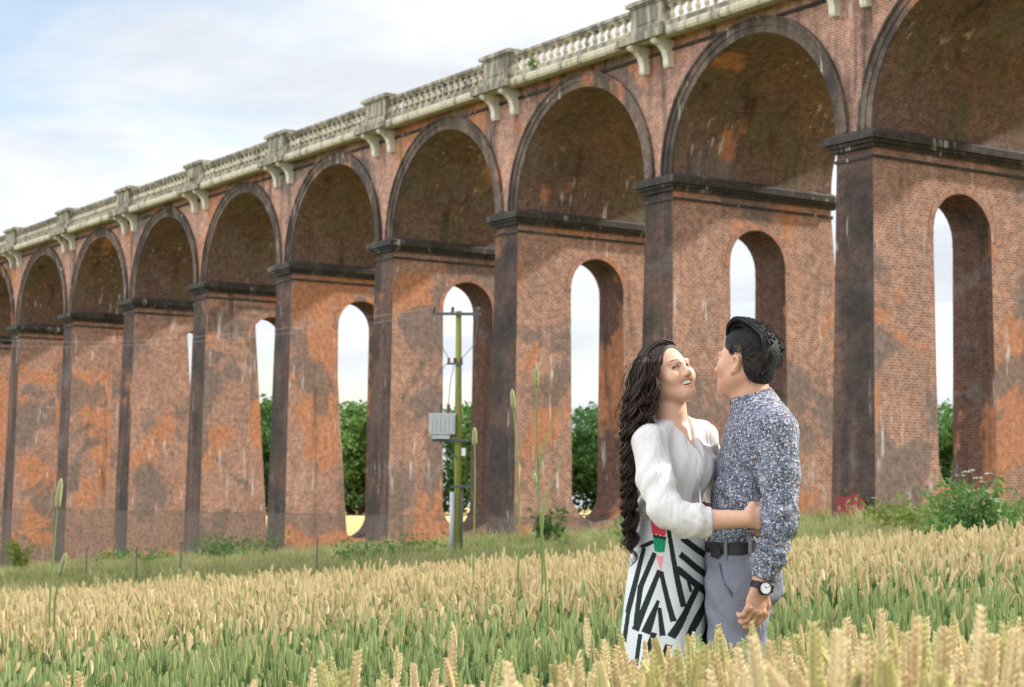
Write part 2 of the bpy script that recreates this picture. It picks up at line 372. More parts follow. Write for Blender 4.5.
# cornice, pedestals, corbels, balustrade
prof = [(0, 18.32), (-.50, 18.20), (-.80, 18.20), (-.86, 18.30), (-.86, 18.46), (-.78, 18.56), (0.1, 18.56)]
mb = MB()
for (ya, za), (yb_, zb_) in zip(prof[:-1], prof[1:]):
    for k in range(KMIN, KMAX):
        p = [(-(k+1)*S, ya, za), (-k*S, ya, za), (-k*S, yb_, zb_), (-(k+1)*S, yb_, zb_)]; mb.poly(p[::-1])
vpart(mb, 'cornice', M_STONE)
mbp = MB()
BPROF = [(.08, .06), (.105, .10), (.07, .14), (.105, .21), (.128, .29), (.10, .39), (.07, .49), (.10, .55), (.08, .60)]
def bal_mesh():
    b = MB(); b.box(-.125, .125, -.125, .125, 0, .07); b.box(-.12, .12, -.12, .12, .59, .66)
    b.lathe(BPROF, 10); return b.mesh('baluster', M_STONE)
BAL = bal_mesh(); nb = 17; indiv = 0; rest = MB()
for k in range(KMIN, KMAX + 1):
    xc = -k * S; mb = MB()
    mb.box(xc - 1.05, xc + 1.05, -.72, .0, 18.56, 18.86); mb.box(xc - .98, xc + .98, -.66, 0, 18.86, 19.70)
    mb.box(xc - .70, xc + .70, -.69, -.66, 18.98, 19.58)
    mb.box(xc - 1.04, xc + 1.04, -.72, 0.02, 19.70, 19.78); mb.box(xc - 1.2, xc + 1.2, -.80, .1, 19.78, 19.93); mb.box(xc - 1.08, xc + 1.08, -.70, 0.02, 19.93, 20.0)
    mb.box(xc - 1.45, xc + 1.45, -1.06, -.2, 18.215, 18.52)
    vpart(mb, 'pedestal', M_STONE_D)
    for s in (-1, 1):
        mb = MB(); cx = xc + s * .76
        pr = [(0.01, 18.215), (-.93, 18.215), (-.93, 18.10), (-.84, 18.02), (-.62, 17.96), (-.42, 17.78), (-.31, 17.50), (-.30, 17.24), (-.24, 17.14), (0.01, 17.14)]
        L = [(cx - .15, y, z) for y, z in pr]; Rr = [(cx + .15, y, z) for y, z in pr]
        mb.poly(L); mb.poly(Rr[::-1])
        for i in range(len(pr)):
            j = (i + 1) % len(pr); mb.poly([L[j], L[i], Rr[i], Rr[j]])
        vpart(mb, 'corbel', M_CORBEL)
    if k < KMAX:
        xl, xr = xc - S + 1.0, xc - 1.0; mb = MB()
        mb.box(xl, xr, -.58, -.08, 18.56, 18.84); mb.box(xl, xr, -.50, -.16, 19.50, 19.60); mb.box(xl, xr, -.56, -.10, 19.60, 19.74)
        bo = vpart(mb, 'balustrade', M_STONE_D)
        if k >= 2:
            mb = MB(); mb.box(xl, xr, .30, .40, 18.45, 19.62); vpart(mb, 'added_gap_backing', M_FRONT)  # dark slab added behind the far balusters to darken their gaps
        for i in range(nb):
            x = xl + (i + .5) * (xr - xl) / nb
            if 1 <= k <= 6: o = link('baluster', BAL, bo, (x, -.33, 18.84))
            else:
                rest.box(x - .125, x + .125, -.455, -.205, 18.84, 18.91); rest.box(x - .12, x + .12, -.45, -.21, 19.43, 19.5)
                rest.lathe(BPROF, 8, (x, -.33, 18.84))
tag(vpart(rest, 'baluster', M_STONE), kind='stuff')
mb = MB(); g0 = gz(0, 0)
yb0 = -BATF * (ZI - g0) - .06
mb.poly([(-.82, yb0, g0 - .1), (.62, yb0, g0 - .1), (.55, yb0 + .012, g0 + .72), (.2, yb0 + .012, g0 + .95), (-.35, yb0 + .012, g0 + .80), (-.78, yb0 + .012, g0 + .88)])
mb.box(-.82, .62, yb0 + .013, yb0 + .05, g0 - .1, g0 + .7)
vpart(mb, 'painted_board', M_RED)['label'] = 'faded red board at the foot of the pier'
# ------------------------------------------------------------------ instanced ground cover
def scatter(name, pts, rot, scl, idx, variants):
    me = bpy.data.meshes.new(name); me.from_pydata([tuple(p) for p in pts], [], [])
    a = me.attributes.new('rot', 'FLOAT_VECTOR', 'POINT'); a.data.foreach_set('vector', np.asarray(rot, np.float32).ravel())
    a = me.attributes.new('scl', 'FLOAT', 'POINT'); a.data.foreach_set('value', np.asarray(scl, np.float32))
    a = me.attributes.new('idx', 'INT', 'POINT'); a.data.foreach_set('value', np.asarray(idx, np.int32))
    o = link(name, me)
    cc = bpy.data.collections.new(name + '_kinds')
    for v in variants: cc.objects.link(v)
    ng = bpy.data.node_groups.new(name + '_nodes', 'GeometryNodeTree')
    ng.interface.new_socket('Geometry', in_out='INPUT', socket_type='NodeSocketGeometry')
    ng.interface.new_socket('Geometry', in_out='OUTPUT', socket_type='NodeSocketGeometry')
    N = ng.nodes.new; L = ng.links.new
    gi, gout, ip, ci = N('NodeGroupInput'), N('NodeGroupOutput'), N('GeometryNodeInstanceOnPoints'), N('GeometryNodeCollectionInfo')
    ci.inputs['Collection'].default_value = cc; ci.inputs['Separate Children'].default_value = True; ci.inputs['Reset Children'].default_value = True
    def attr(nm, ty):
        n = N('GeometryNodeInputNamedAttribute'); n.data_type = ty; n.inputs['Name'].default_value = nm; return n.outputs['Attribute']
    er = N('FunctionNodeEulerToRotation'); L(attr('rot', 'FLOAT_VECTOR'), er.inputs[0])
    L(gi.outputs[0], ip.inputs['Points']); L(ci.outputs[0], ip.inputs['Instance']); ip.inputs['Pick Instance'].default_value = True
    L(attr('idx', 'INT'), ip.inputs['Instance Index']); L(er.outputs[0], ip.inputs['Rotation']); L(attr('scl', 'FLOAT'), ip.inputs['Scale'])
    L(ip.outputs[0], gout.inputs[0])
    md = o.modifiers.new('scatter', 'NODES'); md.node_group = ng
    return o
def variant(name, mb, mats, smooth=True):
    me = mb.mesh(name, mats, smooth); return bpy.data.objects.new(name, me)
def leaf_mat(name, c1, c2, trans=0.35, rough=0.55, by='random'):
    m, t = mat(name); r = t.node('ShaderNodeObjectInfo').outputs['Random']
    pos = t.node('ShaderNodeTexCoord').outputs['Object']
    n = t.noise(pos, 30.0 if by == 'random' else 1.3, 3)
    f = t.math('ADD', t.math('MULTIPLY', r, 0.6 if by == 'random' else .25), t.math('MULTIPLY', n, 0.4 if by == 'random' else .8), clamp=True)
    col = t.mix(f, c1, c2)
    t.put(t.p.inputs['Base Color'], col); t.p.inputs['Roughness'].default_value = rough; t.p.inputs['Specular IOR Level'].default_value = 0.25
    tr = t.node('ShaderNodeBsdfTranslucent', {'Color': col}); mx = t.node('ShaderNodeMixShader', {0: trans})
    t.l.new(t.p.outputs[0], mx.inputs[1]); t.l.new(tr.outputs[0], mx.inputs[2]); t.l.new(mx.outputs[0], t.o.inputs[0])
    return m
M_GOLD = leaf_mat('ripe_wheat_ear', (0.62, 0.48, 0.24), (0.84, 0.72, 0.46), 0.3)
M_MID = leaf_mat('turning_wheat_ear', (0.48, 0.45, 0.18), (0.66, 0.59, 0.28), 0.3)
M_GREEN = leaf_mat('green_wheat_ear', (0.30, 0.40, 0.15), (0.52, 0.58, 0.27), 0.3)
M_STEM = leaf_mat('wheat_stem', (0.085, 0.16, 0.045), (0.19, 0.28, 0.085), 0.35)
M_BLADE = leaf_mat('wheat_leaf', (0.028, 0.08, 0.028), (0.08, 0.16, 0.05), 0.4)

def wheat_plant(name, h, ear_mat, bend, seed, wd_=1.0):
    """one stem of wheat, h metres tall, ear at the top, two blades"""
    r = random.Random(seed); mb = MB(); L = (0.064 + r.random() * .024) * (1.15 if wd_ > .9 else 1.0)
    ax = r.random() * 6.28; bx, by = math.cos(ax) * bend, math.sin(ax) * bend
    def P(s):   # s metres along the plant
        q = s / h; return np.array([bx * q**3, by * q**3, s - 0.35 * bend * q**4])
    mb.tube([P(0), P(h*.4), P(h*.75), P(h - L)], [.0024, .0022, .0018, .0014], 4, 0, False)
    # ear: two opposite rows of overlapping spikelets on a thin core
    n = 10
    a0 = r.random() * 3.14
    top = P(h) - P(h - L); top /= np.linalg.norm(top)
    e1 = np.cross(top, [math.cos(a0), math.sin(a0), 0]); e1 /= np.linalg.norm(e1); e2 = np.cross(top, e1)
    mb.tube([P(h - L), P(h - L*.5), P(h - .006)], [.0032, .0036, .0018], 4, 1, False)
    def spk(c, d, ln, wd):
        d = d / np.linalg.norm(d); u = np.cross(d, e2); u /= np.linalg.norm(u) + 1e-9; v = np.cross(d, u)
        b = len(mb.v); k = 5
        for (z, rr_) in ((.0, .35), (.35, 1.0), (.75, .62)):
            for j in range(k):
                q = 6.283 * j / k; mb.v.append(tuple(c + d * ln * z + wd * rr_ * (math.cos(q) * u + math.sin(q) * v)))
        mb.v.append(tuple(c + d * ln * 1.05))
        for i in range(2):
            for j in range(k):
                jj = (j+1) % k; mb.f.append([b+i*k+j, b+i*k+jj, b+(i+1)*k+jj, b+(i+1)*k+j]); mb.uv.append(None); mb.m.append(1)
        for j in range(k): mb.f.append([b+2*k+j, b+2*k+(j+1) % k, b+3*k]); mb.uv.append(None); mb.m.append(1)
    for i in range(2 * n):
        q = i / (2 * n); s = h - L + L * (.02 + .90 * q); side = 1 if i % 2 else -1
        tap = (0.72 + 0.75 * q) if q < .35 else (1.0 - 0.5 * max(0, q - .55) / .45)
        for w_ in (-1, 1):
            d = top * 1.0 + e1 * side * .40 + e2 * w_ * .34
            spk(P(s) + e1 * side * .0018, d, .0120 * tap * (1 + .3 * r.random()), .0027 * wd_ * tap)
    # blades
    for (f, ln, droop) in ((.80, .14, .5), (.55, .18, .9)):
        if r.random() < .3: continue
        a = r.random() * 6.28; d = np.array([math.cos(a), math.sin(a), 0]); p = P(h * f * (1 - L / h)); side = np.array([-d[1], d[0], 0]); pts = []
        for i in range(6):
            q = i / 5; c = p + d * ln * (.25 * q + .6 * q * q) + np.array([0, 0, ln * (.9 * q - droop * q * q)]); wd = .0045 * (1 - q**2) + .0004
            pts.append((c - side * wd, c + side * wd))
        for (l0, r0), (l1, r1) in zip(pts[:-1], pts[1:]): mb.poly([l0, r0, r1, l1], None, 2)
    return variant(name, mb, [M_STEM, ear_mat, M_BLADE])
def wheat_kinds(pref, wd_, nod):
    ks = []
    for i in range(5): ks.append(wheat_plant('%s_a%d' % (pref, i), .80, M_GOLD, (.02, .05, .09, .15, .22)[i] * nod, 10 + i, wd_))
    for i in range(3): ks.append(wheat_plant('%s_b%d' % (pref, i), .78, M_MID, (.02, .06, .13)[i] * nod, 30 + i, wd_))
    for i in range(4): ks.append(wheat_plant('%s_c%d' % (pref, i), .74, M_GREEN, (.01, .02, .035, .06)[i] * nod, 50 + i, wd_))
    return ks
EA, EB = np.array([28.994, -38.982, -.83]), np.array([37.051, -34.711, -.13])
ed = (EB - EA)[:2]; en = np.array([-ed[1], ed[0]]); en /= np.linalg.norm(en)
if np.dot(CAM[:2] - EA[:2], en) < 0: en = -en
def inside(x, y, m=0.0): return (x - EA[0]) * en[0] + (y - EA[1]) * en[1] > m
MAN_D, WOM_D = 5.80, 5.82
# main block: drilled rows behind the tramline where the couple stand
P, Rt, Sc, Ix = [], [], [], []
N = 165000; D = np.sqrt(rng.uniform(6.15**2, 24**2, N)); A = rng.uniform(-.50, .50, N)
x = CAM[0] + EF[0] * D + ER[0] * D * A; y = CAM[1] + EF[1] * D + ER[1] * D * A
row = np.round(y / .125) * .125; y = row + rng.normal(0, .022, N)
D = (x - CAM[0]) * EF[0] + (y - CAM[1]) * EF[1]
edge_n = (x - EA[0]) * en[0] + (y - EA[1]) * en[1] + .25 * np.sin(x * 1.7)
ok = (edge_n > 0) & (D > 6.12 + .12 * np.sin(x * 3.1 + y * 2.3))
x, y, D = x[ok], y[ok], D[ok]; z = ground(x, y); n = len(x)
tall = rng.normal(0, 1, n)
front = np.clip((9.8 - D) / 2.6, 0, 1)                    # the rows along the tramline are later and shorter
isg = rng.random(n) < .28 + .67 * front; ism = (~isg) & (rng.random(n) < .22)
idx = np.where(isg, 8 + rng.integers(0, 4, n), np.where(ism, 5 + rng.integers(0, 3, n), rng.integers(0, 5, n)))
scl = np.where(isg, .83 + .09 * tall, .955 + .05 * tall - .03 * front)
rot = np.stack([rng.normal(0, .05, n), rng.normal(0, .05, n), rng.uniform(0, 6.28, n)], 1)
wheat = scatter('wheat', np.stack([x, y, z], 1), rot, np.clip(scl, .5, 1.12), idx, wheat_kinds('wheat_stalk', .84, .8))
tag(wheat, 'standing wheat crop behind the couple, gold ears above green stems', 'wheat', kind='stuff')
# near strip: taller ripe wheat this side of the tramline
env_x = [-60, 0, 150, 330, 430, 520, 600, 690, 760, 850, 960, 1030, 1090]; env_y = [672, 668, 660, 648, 628, 632, 622, 616, 606, 596, 590, 594, 596]
P, Rt, Sc, Ix = [], [], [], []
for i in range(2700):
    px = random.uniform(-70, 1095) if random.random() < .30 else random.uniform(600, 1095)
    Dn = random.uniform(1.9, 4.6)
    ty = np.interp(px, env_x, env_y) + 8 + (random.random() ** .75) * (110 if px > 560 else 90) + (4.6 - Dn) * -3
    if 610 < px < 800: Dn = random.uniform(2.5, 4.9); ty += 4
    p = at(px, ty, Dn); g = gz(p[0], p[1]); h = p[2] - g
    if h < .60 or h > 1.12: continue
    k = random.random(); far = Dn > 3.4
    ix = random.randrange(0, 5) if k < (.42 if far else .72) else (5 + random.randrange(0, 3) if (k < .9 or not far) else 8 + random.randrange(0, 4))
    P.append((p[0], p[1], g)); Sc.append(h / (.80 if ix < 5 else .78 if ix < 8 else .74)); Ix.append(ix)
    Rt.append((random.gauss(0, .10), random.gauss(0, .10), random.random() * 6.28))
for px, ty, Dn in ((183, 655, 3.1), (437, 632, 2.8), (452, 618, 3.6), (318, 640, 3.0), (505, 640, 3.3), (548, 640, 3.6), (855, 594, 2.1), (965, 592, 2.2), (1000, 606, 2.0), (792, 612, 2.9), (900, 606, 2.4), (612, 612, 4.2), (655, 640, 3.0), (606, 636, 3.9), (618, 640, 3.6), (626, 632, 4.3), (634, 645, 3.4), (628, 654, 3.1), (640, 652, 3.8), (614, 655, 3.0), (648, 650, 4.2), (622, 648, 4.6), (632, 640, 4.5), (90, 662, 3.4), (240, 655, 3.6), (380, 646, 3.5), (40, 668, 3.2), (280, 660, 3.2), (130, 668, 2.9)):
    p = at(px, ty, Dn); g = gz(p[0], p[1]); P.append((p[0], p[1], g)); Sc.append((p[2] - g) / .8); Ix.append(random.randrange(4)); Rt.append((random.gauss(0, .05), random.gauss(0, .05), random.random()*6.28))
wheat2 = scatter('near_wheat', P, Rt, Sc, Ix, wheat_kinds('near_wheat_stalk', .95, 1.1))
tag(wheat2, 'out-of-focus ripe wheat ears closest to the camera', 'wheat', kind='stuff')

# ------------------------------------------------------------------ grass verge
M_GRASS = leaf_mat('verge_grass', (0.12, 0.21, 0.045), (0.30, 0.37, 0.12), 0.4)
M_DRY = leaf_mat('seeding_grass', (0.38, 0.34, 0.16), (0.56, 0.50, 0.28), 0.4)
def tuft(name, hh, n, spread, dry, seed):
    r = random.Random(seed); mb = MB()
    for i in range(n):
        a, rd = r.random() * 6.28, spread * math.sqrt(r.random()); b = np.array([math.cos(a) * rd, math.sin(a) * rd, -.03])
        h = hh * (.5 + .6 * r.random()); a2 = r.random() * 6.28; ln = h * (.15 + .5 * r.random()); d = np.array([math.cos(a2), math.sin(a2), 0]); sd = np.array([-d[1], d[0], 0])
        m_ = 1 if r.random() < dry else 0; pts = []; w0 = .006 + .006 * r.random()
        for j in range(5):
            q = j / 4; c = b + d * ln * q * q + np.array([0, 0, h * (q - .18 * q * q * q)]); wd = w0 * (1 - .9 * q)
            pts.append((c - sd * wd, c + sd * wd))
        for (l0, r0), (l1, r1) in zip(pts[:-1], pts[1:]): mb.poly([l0, r0, r1, l1], None, m_)
        if m_ and r.random() < .6:
            c = (pts[-1][0] + pts[-1][1]) / 2; mb.tube([c, c + np.array([0, 0, .05]) + d * .01, c + np.array([0, 0, .11]) + d * .03], [.004, .010, .003], 4, 1, False)
    return variant(name, mb, [M_GRASS, M_DRY], False)
tufts = [tuft('grass_tuft_a', .48, 60, .30, .35, 1), tuft('grass_tuft_b', .62, 60, .32, .6, 2), tuft('grass_tuft_c', .36, 70, .32, .1, 3), tuft('grass_tuft_d', .55, 60, .3, .2, 4)]
N = 15000; D = np.concatenate([rng.uniform(11, 34, 9500), np.sqrt(rng.uniform(20**2, 140**2, 12000))]); A = rng.uniform(-.50, .50, len(D))
x = CAM[0] + EF[0] * D + ER[0] * D * A; y = CAM[1] + EF[1] * D + ER[1] * D * A
edge_n = (x - EA[0]) * en[0] + (y - EA[1]) * en[1] + .25 * np.sin(x * 1.7)
inpier = (np.abs((x + S/2) % S - S/2) < 1.25) & (y > -.45) & (y < 8.8)
ok = (edge_n < -.05) & (y < 12) & ~inpier
x, y, D = x[ok], y[ok], D[ok]; n = len(x)
dryness = .5 + .5 * np.sin(x * .31 + 1.3 * np.sin(y * .23)) * np.cos(y * .19)
near_pier = np.clip(1 - np.abs(y + 2) / 9, 0, 1)
idx = np.where(rng.random(n) < .28 + .25 * dryness - .3 * near_pier - .15 * (D < 22), rng.integers(0, 2, n), rng.integers(2, 4, n))
hs = np.clip(rng.normal(.80, .2, n), .4, 1.3) * np.where(D < 30, .85, .9) * np.where(near_pier > .5, 1.1, 1.0)
grass = scatter('grass', np.stack([x, y, ground(x, y)], 1), np.stack([rng.normal(0, .08, n), rng.normal(0, .08, n), rng.uniform(0, 6.28, n)], 1), hs, idx, tufts)
tag(grass, 'rough grass verge between the wheat and the viaduct', 'grass', kind='stuff')

# ------------------------------------------------------------------ weeds, trees
M_WEED = leaf_mat('weed_leaf', (0.05, 0.14, 0.03), (0.15, 0.28, 0.075), 0.35, by='pos')
M_WEEDY = leaf_mat('yellow_green_leaf', (0.12, 0.20, 0.03), (0.26, 0.33, 0.06), 0.35, by='pos')
M_WSTEM = plain('weed_stem', (0.13, 0.17, 0.06), .7)
M_UMBEL = plain('cream_flower', (0.62, 0.60, 0.50), .8)
def leafq(mb, c, s, r, m=0):
    n = np.array([r.gauss(0, 1), r.gauss(0, 1), r.gauss(0, 1) + .6]); n /= np.linalg.norm(n) + 1e-9
    u = np.cross(n, [r.gauss(0, 1), r.gauss(0, 1), r.gauss(0, 1)]); u /= np.linalg.norm(u) + 1e-9; v = np.cross(n, u)
    mb.poly([c - u*s, c + v*s*.45 - n*s*.1, c + u*s, c - v*s*.45 - n*s*.1], None, m)
def weed(loc, wdt, hgt, n, ls, label, seed, leaf=None, umbels=0, group='weeds along the foot of the viaduct'):
    r = random.Random(seed); root = empty('weed_clump', loc); tag(root, label, 'weed', group)
    mb, ms, mu = MB(), MB(), MB()
    for i in range(max(5, n // 60)):
        a = r.random() * 6.28; rd = wdt * .5 * math.sqrt(r.random()); tip = np.array([math.cos(a) * rd, math.sin(a) * rd, hgt * (.55 + .45 * r.random())])
        base = np.array([tip[0] * .4, tip[1] * .4, -.05]); ms.tube([base, (base + tip) / 2 + np.array([0, 0, .1 * hgt]), tip], [.012, .009, .004], 4, 0, False)
        for j in range(n // max(5, n // 60)):
            q = r.random() ** .7; c = base + (tip - base) * q + np.array([r.gauss(0, .10), r.gauss(0, .10), r.gauss(0, .06)]) * (wdt * .9); leafq(mb, c, ls * (.6 + .7 * r.random()), r)
    mb.build('foliage', leaf or M_WEED, root)
    if umbels:
        for i in range(umbels):
            a = r.random() * 6.28; rd = wdt * .45 * math.sqrt(r.random()); t = np.array([math.cos(a) * rd, math.sin(a) * rd, hgt * (.72 + .36 * r.random())]); ms.tube([np.array([t[0] * .5, t[1] * .5, 0]), t * np.array([.8, .8, .6]), t], [.009, .007, .004], 4, 0, False)
            for j in range(14):
                b = r.random() * 6.28; q = .07 * math.sqrt(r.random()); c = t + np.array([math.cos(b) * q, math.sin(b) * q, -.25 * q + .02]); leafq(mu, c, .017, r)
            ms2 = t
        mu.build('flower_head', M_UMBEL, root)
    ms.build('stem', M_WSTEM, root)
    return root
weed(on_ground(963, 26), 1.05, 1.45, 1900, .055, 'tall weed clump with cream flowers, right of the nearest pier', 1, umbels=9)
weed(on_ground(944, 25), .75, 1.0, 900, .05, 'dark leafy clump left of the tall flowering weeds', 2)
weed(on_ground(1000, 26), 1.1, 1.2, 1400, .05, 'leafy green clump by the right edge of the photo', 3)
weed(on_ground(552, 62), 1.3, 1.3, 500, .10, 'leafy bush against the pier left of the woman', 5)
weed(on_ground(398, 60), 4.0, .5, 900, .09, 'low green weeds left of the utility pole', 6, umbels=3)
weed(on_ground(240, 88), 5.5, .95, 1300, .11, 'bushy weeds with pale flowers at the foot of the fourth visible pier', 7, umbels=8)
weed(on_ground(140, 100), 5.0, .65, 1000, .11, 'low weeds between the two darkest piers on the left', 8, umbels=4)
weed(on_ground(20, 105), 1.8, 1.9, 500, .14, 'yellow-green sapling at the leftmost pier', 9, M_WEEDY)
weed(on_ground(640, 55), 1.6, .8, 400, .10, 'small green weeds behind the woman', 10)
weed(on_ground(905, 45), 2.2, .9, 600, .09, 'pale green weeds under the nearest pier', 11, M_WEEDY, 4)
def ledge_plant(px, k, lab, seed):
    r = random.Random(seed); mb = MB()
    for i in range(90): leafq(mb, np.array([r.gauss(0, .16), r.gauss(0, .06), abs(r.gauss(0, .2))]), .09, r)
    d = ray(px, 0); t = (-.62 - CAM[1]) / d[1]; xx = CAM[0] + d[0] * t
    o = mb.build('ledge_plant', M_WEEDY, None, False, (xx, -.66, 18.85)); tag(o, lab, 'plant')
ledge_plant(197, 5, 'small green plant growing on the far stretch of the balustrade', 1)
ledge_plant(533, 2, 'small green plant growing on the near stretch of the balustrade', 2)

M_BARK = plain('bark', (0.10, 0.075, 0.05), .9, .4, 4)
def crown_mesh(seed, rx, rz, nc, nl, ls):
    r = random.Random(seed); mb = MB()
    for i in range(nc):
        a = r.random() * 6.28; u = r.uniform(-.85, 1); q = r.random() ** .45
        s = math.sqrt(max(0, 1 - u*u)); c = np.array([math.cos(a) * s * rx * q, math.sin(a) * s * rx * q, u * rz * q]); cr = r.uniform(.16, .30) * rx
        for j in range(nl):
            d = np.array([r.gauss(0, 1), r.gauss(0, 1), r.gauss(0, 1)]); d /= np.linalg.norm(d); leafq(mb, c + d * cr * (r.random() ** .4) * np.array([1.2, 1.2, .8]), ls * r.uniform(.6, 1.3), r)
    return mb
M_CROWN = [leaf_mat('tree_foliage_%s' % n, a, b, .25, .6, 'pos') for n, a, b in (('dark', (.035, .10, .022), (.085, .18, .045)), ('mid', (.05, .13, .028), (.12, .23, .06)), ('fresh', (.075, .16, .035), (.16, .27, .07)))]
crowns = [crown_mesh(100 + i, 4.9, 5.4, 120, 90, .27).mesh('crown', M_CROWN[i]) for i in range(3)]
tl = ['dark dense', 'mid-green', 'fresh pale-green']
tree_rows = [(-138, 44, 13.5, 0), (-130, 41, 15, 1), (-124, 49, 13.5, 0), (-117, 46, 13, 2), (-111, 57, 14, 1), (-116, 62, 12, 0), (-105, 57, 13.5, 2), (-100, 65, 12.5, 0), (-106, 70, 14, 1), (-95, 71, 12.0, 2), (-88, 78, 12, 1), (-82, 83, 12.5, 0), (-74, 88, 13.5, 1), (-68, 94, 12, 2), (-148, 38, 14, 1), (-158, 33, 14, 0)]
seen = ['in the gap left of the pier with the widest orange stripe', 'beside the bottom of the second gap', 'second from the left', 'behind the utility pole opening']
for i, (x, y, h, c) in enumerate(tree_rows):
    h *= .86
    root = empty('broadleaf_tree', (x, y, gz(x, y)), random.random() * 6.28)
    tag(root, '%s tree in the wood seen through the viaduct' % tl[c], 'tree', '%s trees beyond the viaduct' % tl[c])
    mb = MB(); mb.tube([(0, 0, -.4), (.1, 0, h * .25), (0, .15, h * .55), (.1, .1, h * .8)], [.34, .27, .18, .06], 8)
    for j in range(6):
        a = j * 1.05; z0 = h * (.25 + .07 * j); mb.tube([(.05, .05, z0), (math.cos(a) * 1.6, math.sin(a) * 1.6, z0 + 1.3), (math.cos(a) * 2.8, math.sin(a) * 2.8, z0 + 2.0)], [.12, .08, .03], 5)
    mb.build('trunk', M_BARK, root)
    o = link('crown', crowns[c], root, (0, 0, h * .47)); o.scale = (1.2, 1.2, h * .53 / 5.4)
# field hedge closing the foot of the wood
mb = MB(); r = random.Random(5)
for i in range(9000):
    q = r.random(); c = np.array([-165 + 100 * q, 26 + 62 * q + 4 * math.sin(q * 9), 0]); c[2] = gz(c[0], c[1]) + .2
    leafq(mb, c + np.array([r.gauss(0, .8), r.gauss(0, .8), abs(r.gauss(0, 1.5))]), r.uniform(.2, .42), r)
hd = mb.build('hedge', M_CROWN[0]); tag(hd, 'dark field hedge at the foot of the wood beyond the viaduct', 'hedge')

# ------------------------------------------------------------------ utility pole
pb = at(457.5, 560, 62.5); pg = gz(pb[0], pb[1]); PH = at(455.5, 311, 62.5)[2] - pg
pole = empty('utility_pole', (pb[0], pb[1], pg), math.atan2(ER[1], ER[0]))
tag(pole, 'mossy green wooden utility pole carrying a grey transformer, in front of the viaduct', 'utility pole')
mp, t = mat('mossy_pole_wood'); g = t.node('ShaderNodeTexCoord').outputs['Object']
t.put(t.p.inputs['Base Color'], t.mix(t.noise(t.vmath('MULTIPLY', g, (6, 6, .5)), 1.0, 5), (.16, .17, .035), (.30, .31, .08))); t.p.inputs['Roughness'].default_value = .9
M_GREY = plain('grey_painted_steel', (.50, .52, .54), .45, .08, 5); M_DK = plain('dark_steel', (.10, .11, .12), .5); M_POR = plain('brown_porcelain', (.09, .035, .025), .25, spec=.6)
M_GALV = plain('galvanised_steel', (.38, .41, .43), .5, .1, 4); M_WHITE = plain('white_enamel', (.78, .78, .76), .4, .03); M_WIRE = plain('wire', (.16, .17, .18), .5)
mb = MB(); mb.tube([(0, 0, -.5), (-.02, 0, PH * .5), (-.05, 0, PH)], [.135, .12, .095], 12); mb.build('pole', mp, pole, True)
mb = MB(); mb.box(-.95, .72, -.16, -.08, PH - .16, PH - .06); xarm = mb.build('crossarm', M_DK, pole)
for x in (-.88, -.25, .66):
    mb = MB(); mb.lathe([(.02, 0), (.07, .04), (.04, .08), (.075, .12), (.04, .16), (.03, .2)], 8, (x, -.12, PH - .06)); mb.build('insulator', M_POR, xarm, True)
mb = MB(); mb.box(-.42, .12, -.16, -.08, PH * .775, PH * .775 + .07); br = mb.build('bracket_arm', M_DK, pole)
for x in (-.36, -.16, .06):
    mb = MB(); mb.lathe([(.02, 0), (.06, .04), (.035, .08), (.06, .12), (.03, .17)], 8, (x, -.12, PH * .775 + .07)); mb.build('insulator', M_POR, br, True)
TZ = PH * .475
mb = MB(); mb.box(-.98, -.12, -.42, .30, TZ + .1, TZ + .78); mb.box(-1.0, -.10, -.44, .32, TZ + .72, TZ + .80); 
for i in range(6): mb.box(-.93 + i * .14, -.90 + i * .14, -.47, -.42, TZ + .18, TZ + .66)
mb.box(-.88, -.30, -.36, .24, TZ - .06, TZ + .1)
tr = mb.build('transformer', M_GREY, pole)
for x in (-.62, -.36):
    mb = MB(); mb.lathe([(.04, 0), (.075, .05), (.045, .10), (.075, .15), (.045, .20), (.07, .25), (.03, .33)], 8, (x, -.1, TZ + .80)); mb.build('bushing', M_POR, tr, True)
mb = MB(); mb.box(-.90, .34, -.20, -.12, TZ - .15, TZ - .062); mb.build('platform', M_DK, pole)
mb = MB(); mb.tube([(-.62, -.16, TZ - .15), (-.02, -.16, TZ - .75)], .03, 6); mb.build('strut', M_DK, pole)
mb = MB(); mb.tube([(-.19, -.06, -.2), (-.19, -.06, 2.05)], .085, 8); mb.build('conduit', M_GALV, pole, True)
mb = MB(); mb.tube([(.13, -.05, -.2), (.14, -.05, 2.3)], .045, 8); mb.build('conduit', M_DK, pole, True)
mb = MB(); mb.box(.10, .24, -.17, -.16, TZ - .62, TZ - .36); mb.build('sign_plate', M_WHITE, pole)
mb = MB(); mb.box(-.18, .46, -.16, -.10, PH * .27, PH * .27 + .06); mb.build('bracket_arm', M_DK, pole)
def cab(pts, r=.014): mb = MB(); mb.tube(pts, r, 5); mb.build('cable', M_WIRE, pole)
cab([(-.88, -.12, PH + .1), (-.55, -.2, PH * .84), (-.36, -.12, PH * .80)]); cab([(.66, -.12, PH + .1), (.5, -.1, PH * .86), (.06, -.12, PH * .80)])
cab([(-.36, -.12, PH * .79), (-.95, -.3, PH * .70), (-1.0, -.3, PH * .62), (-.62, -.1, TZ + 1.1)]); cab([(-.16, -.12, PH * .79), (-.30, -.2, PH * .70), (-.36, -.1, TZ + 1.1)])
cab([(.06, -.12, PH * .79), (-.1, -.2, PH * .66), (-.12, -.15, TZ + .9)])
E0 = np.array([pb[0], pb[1], pg])
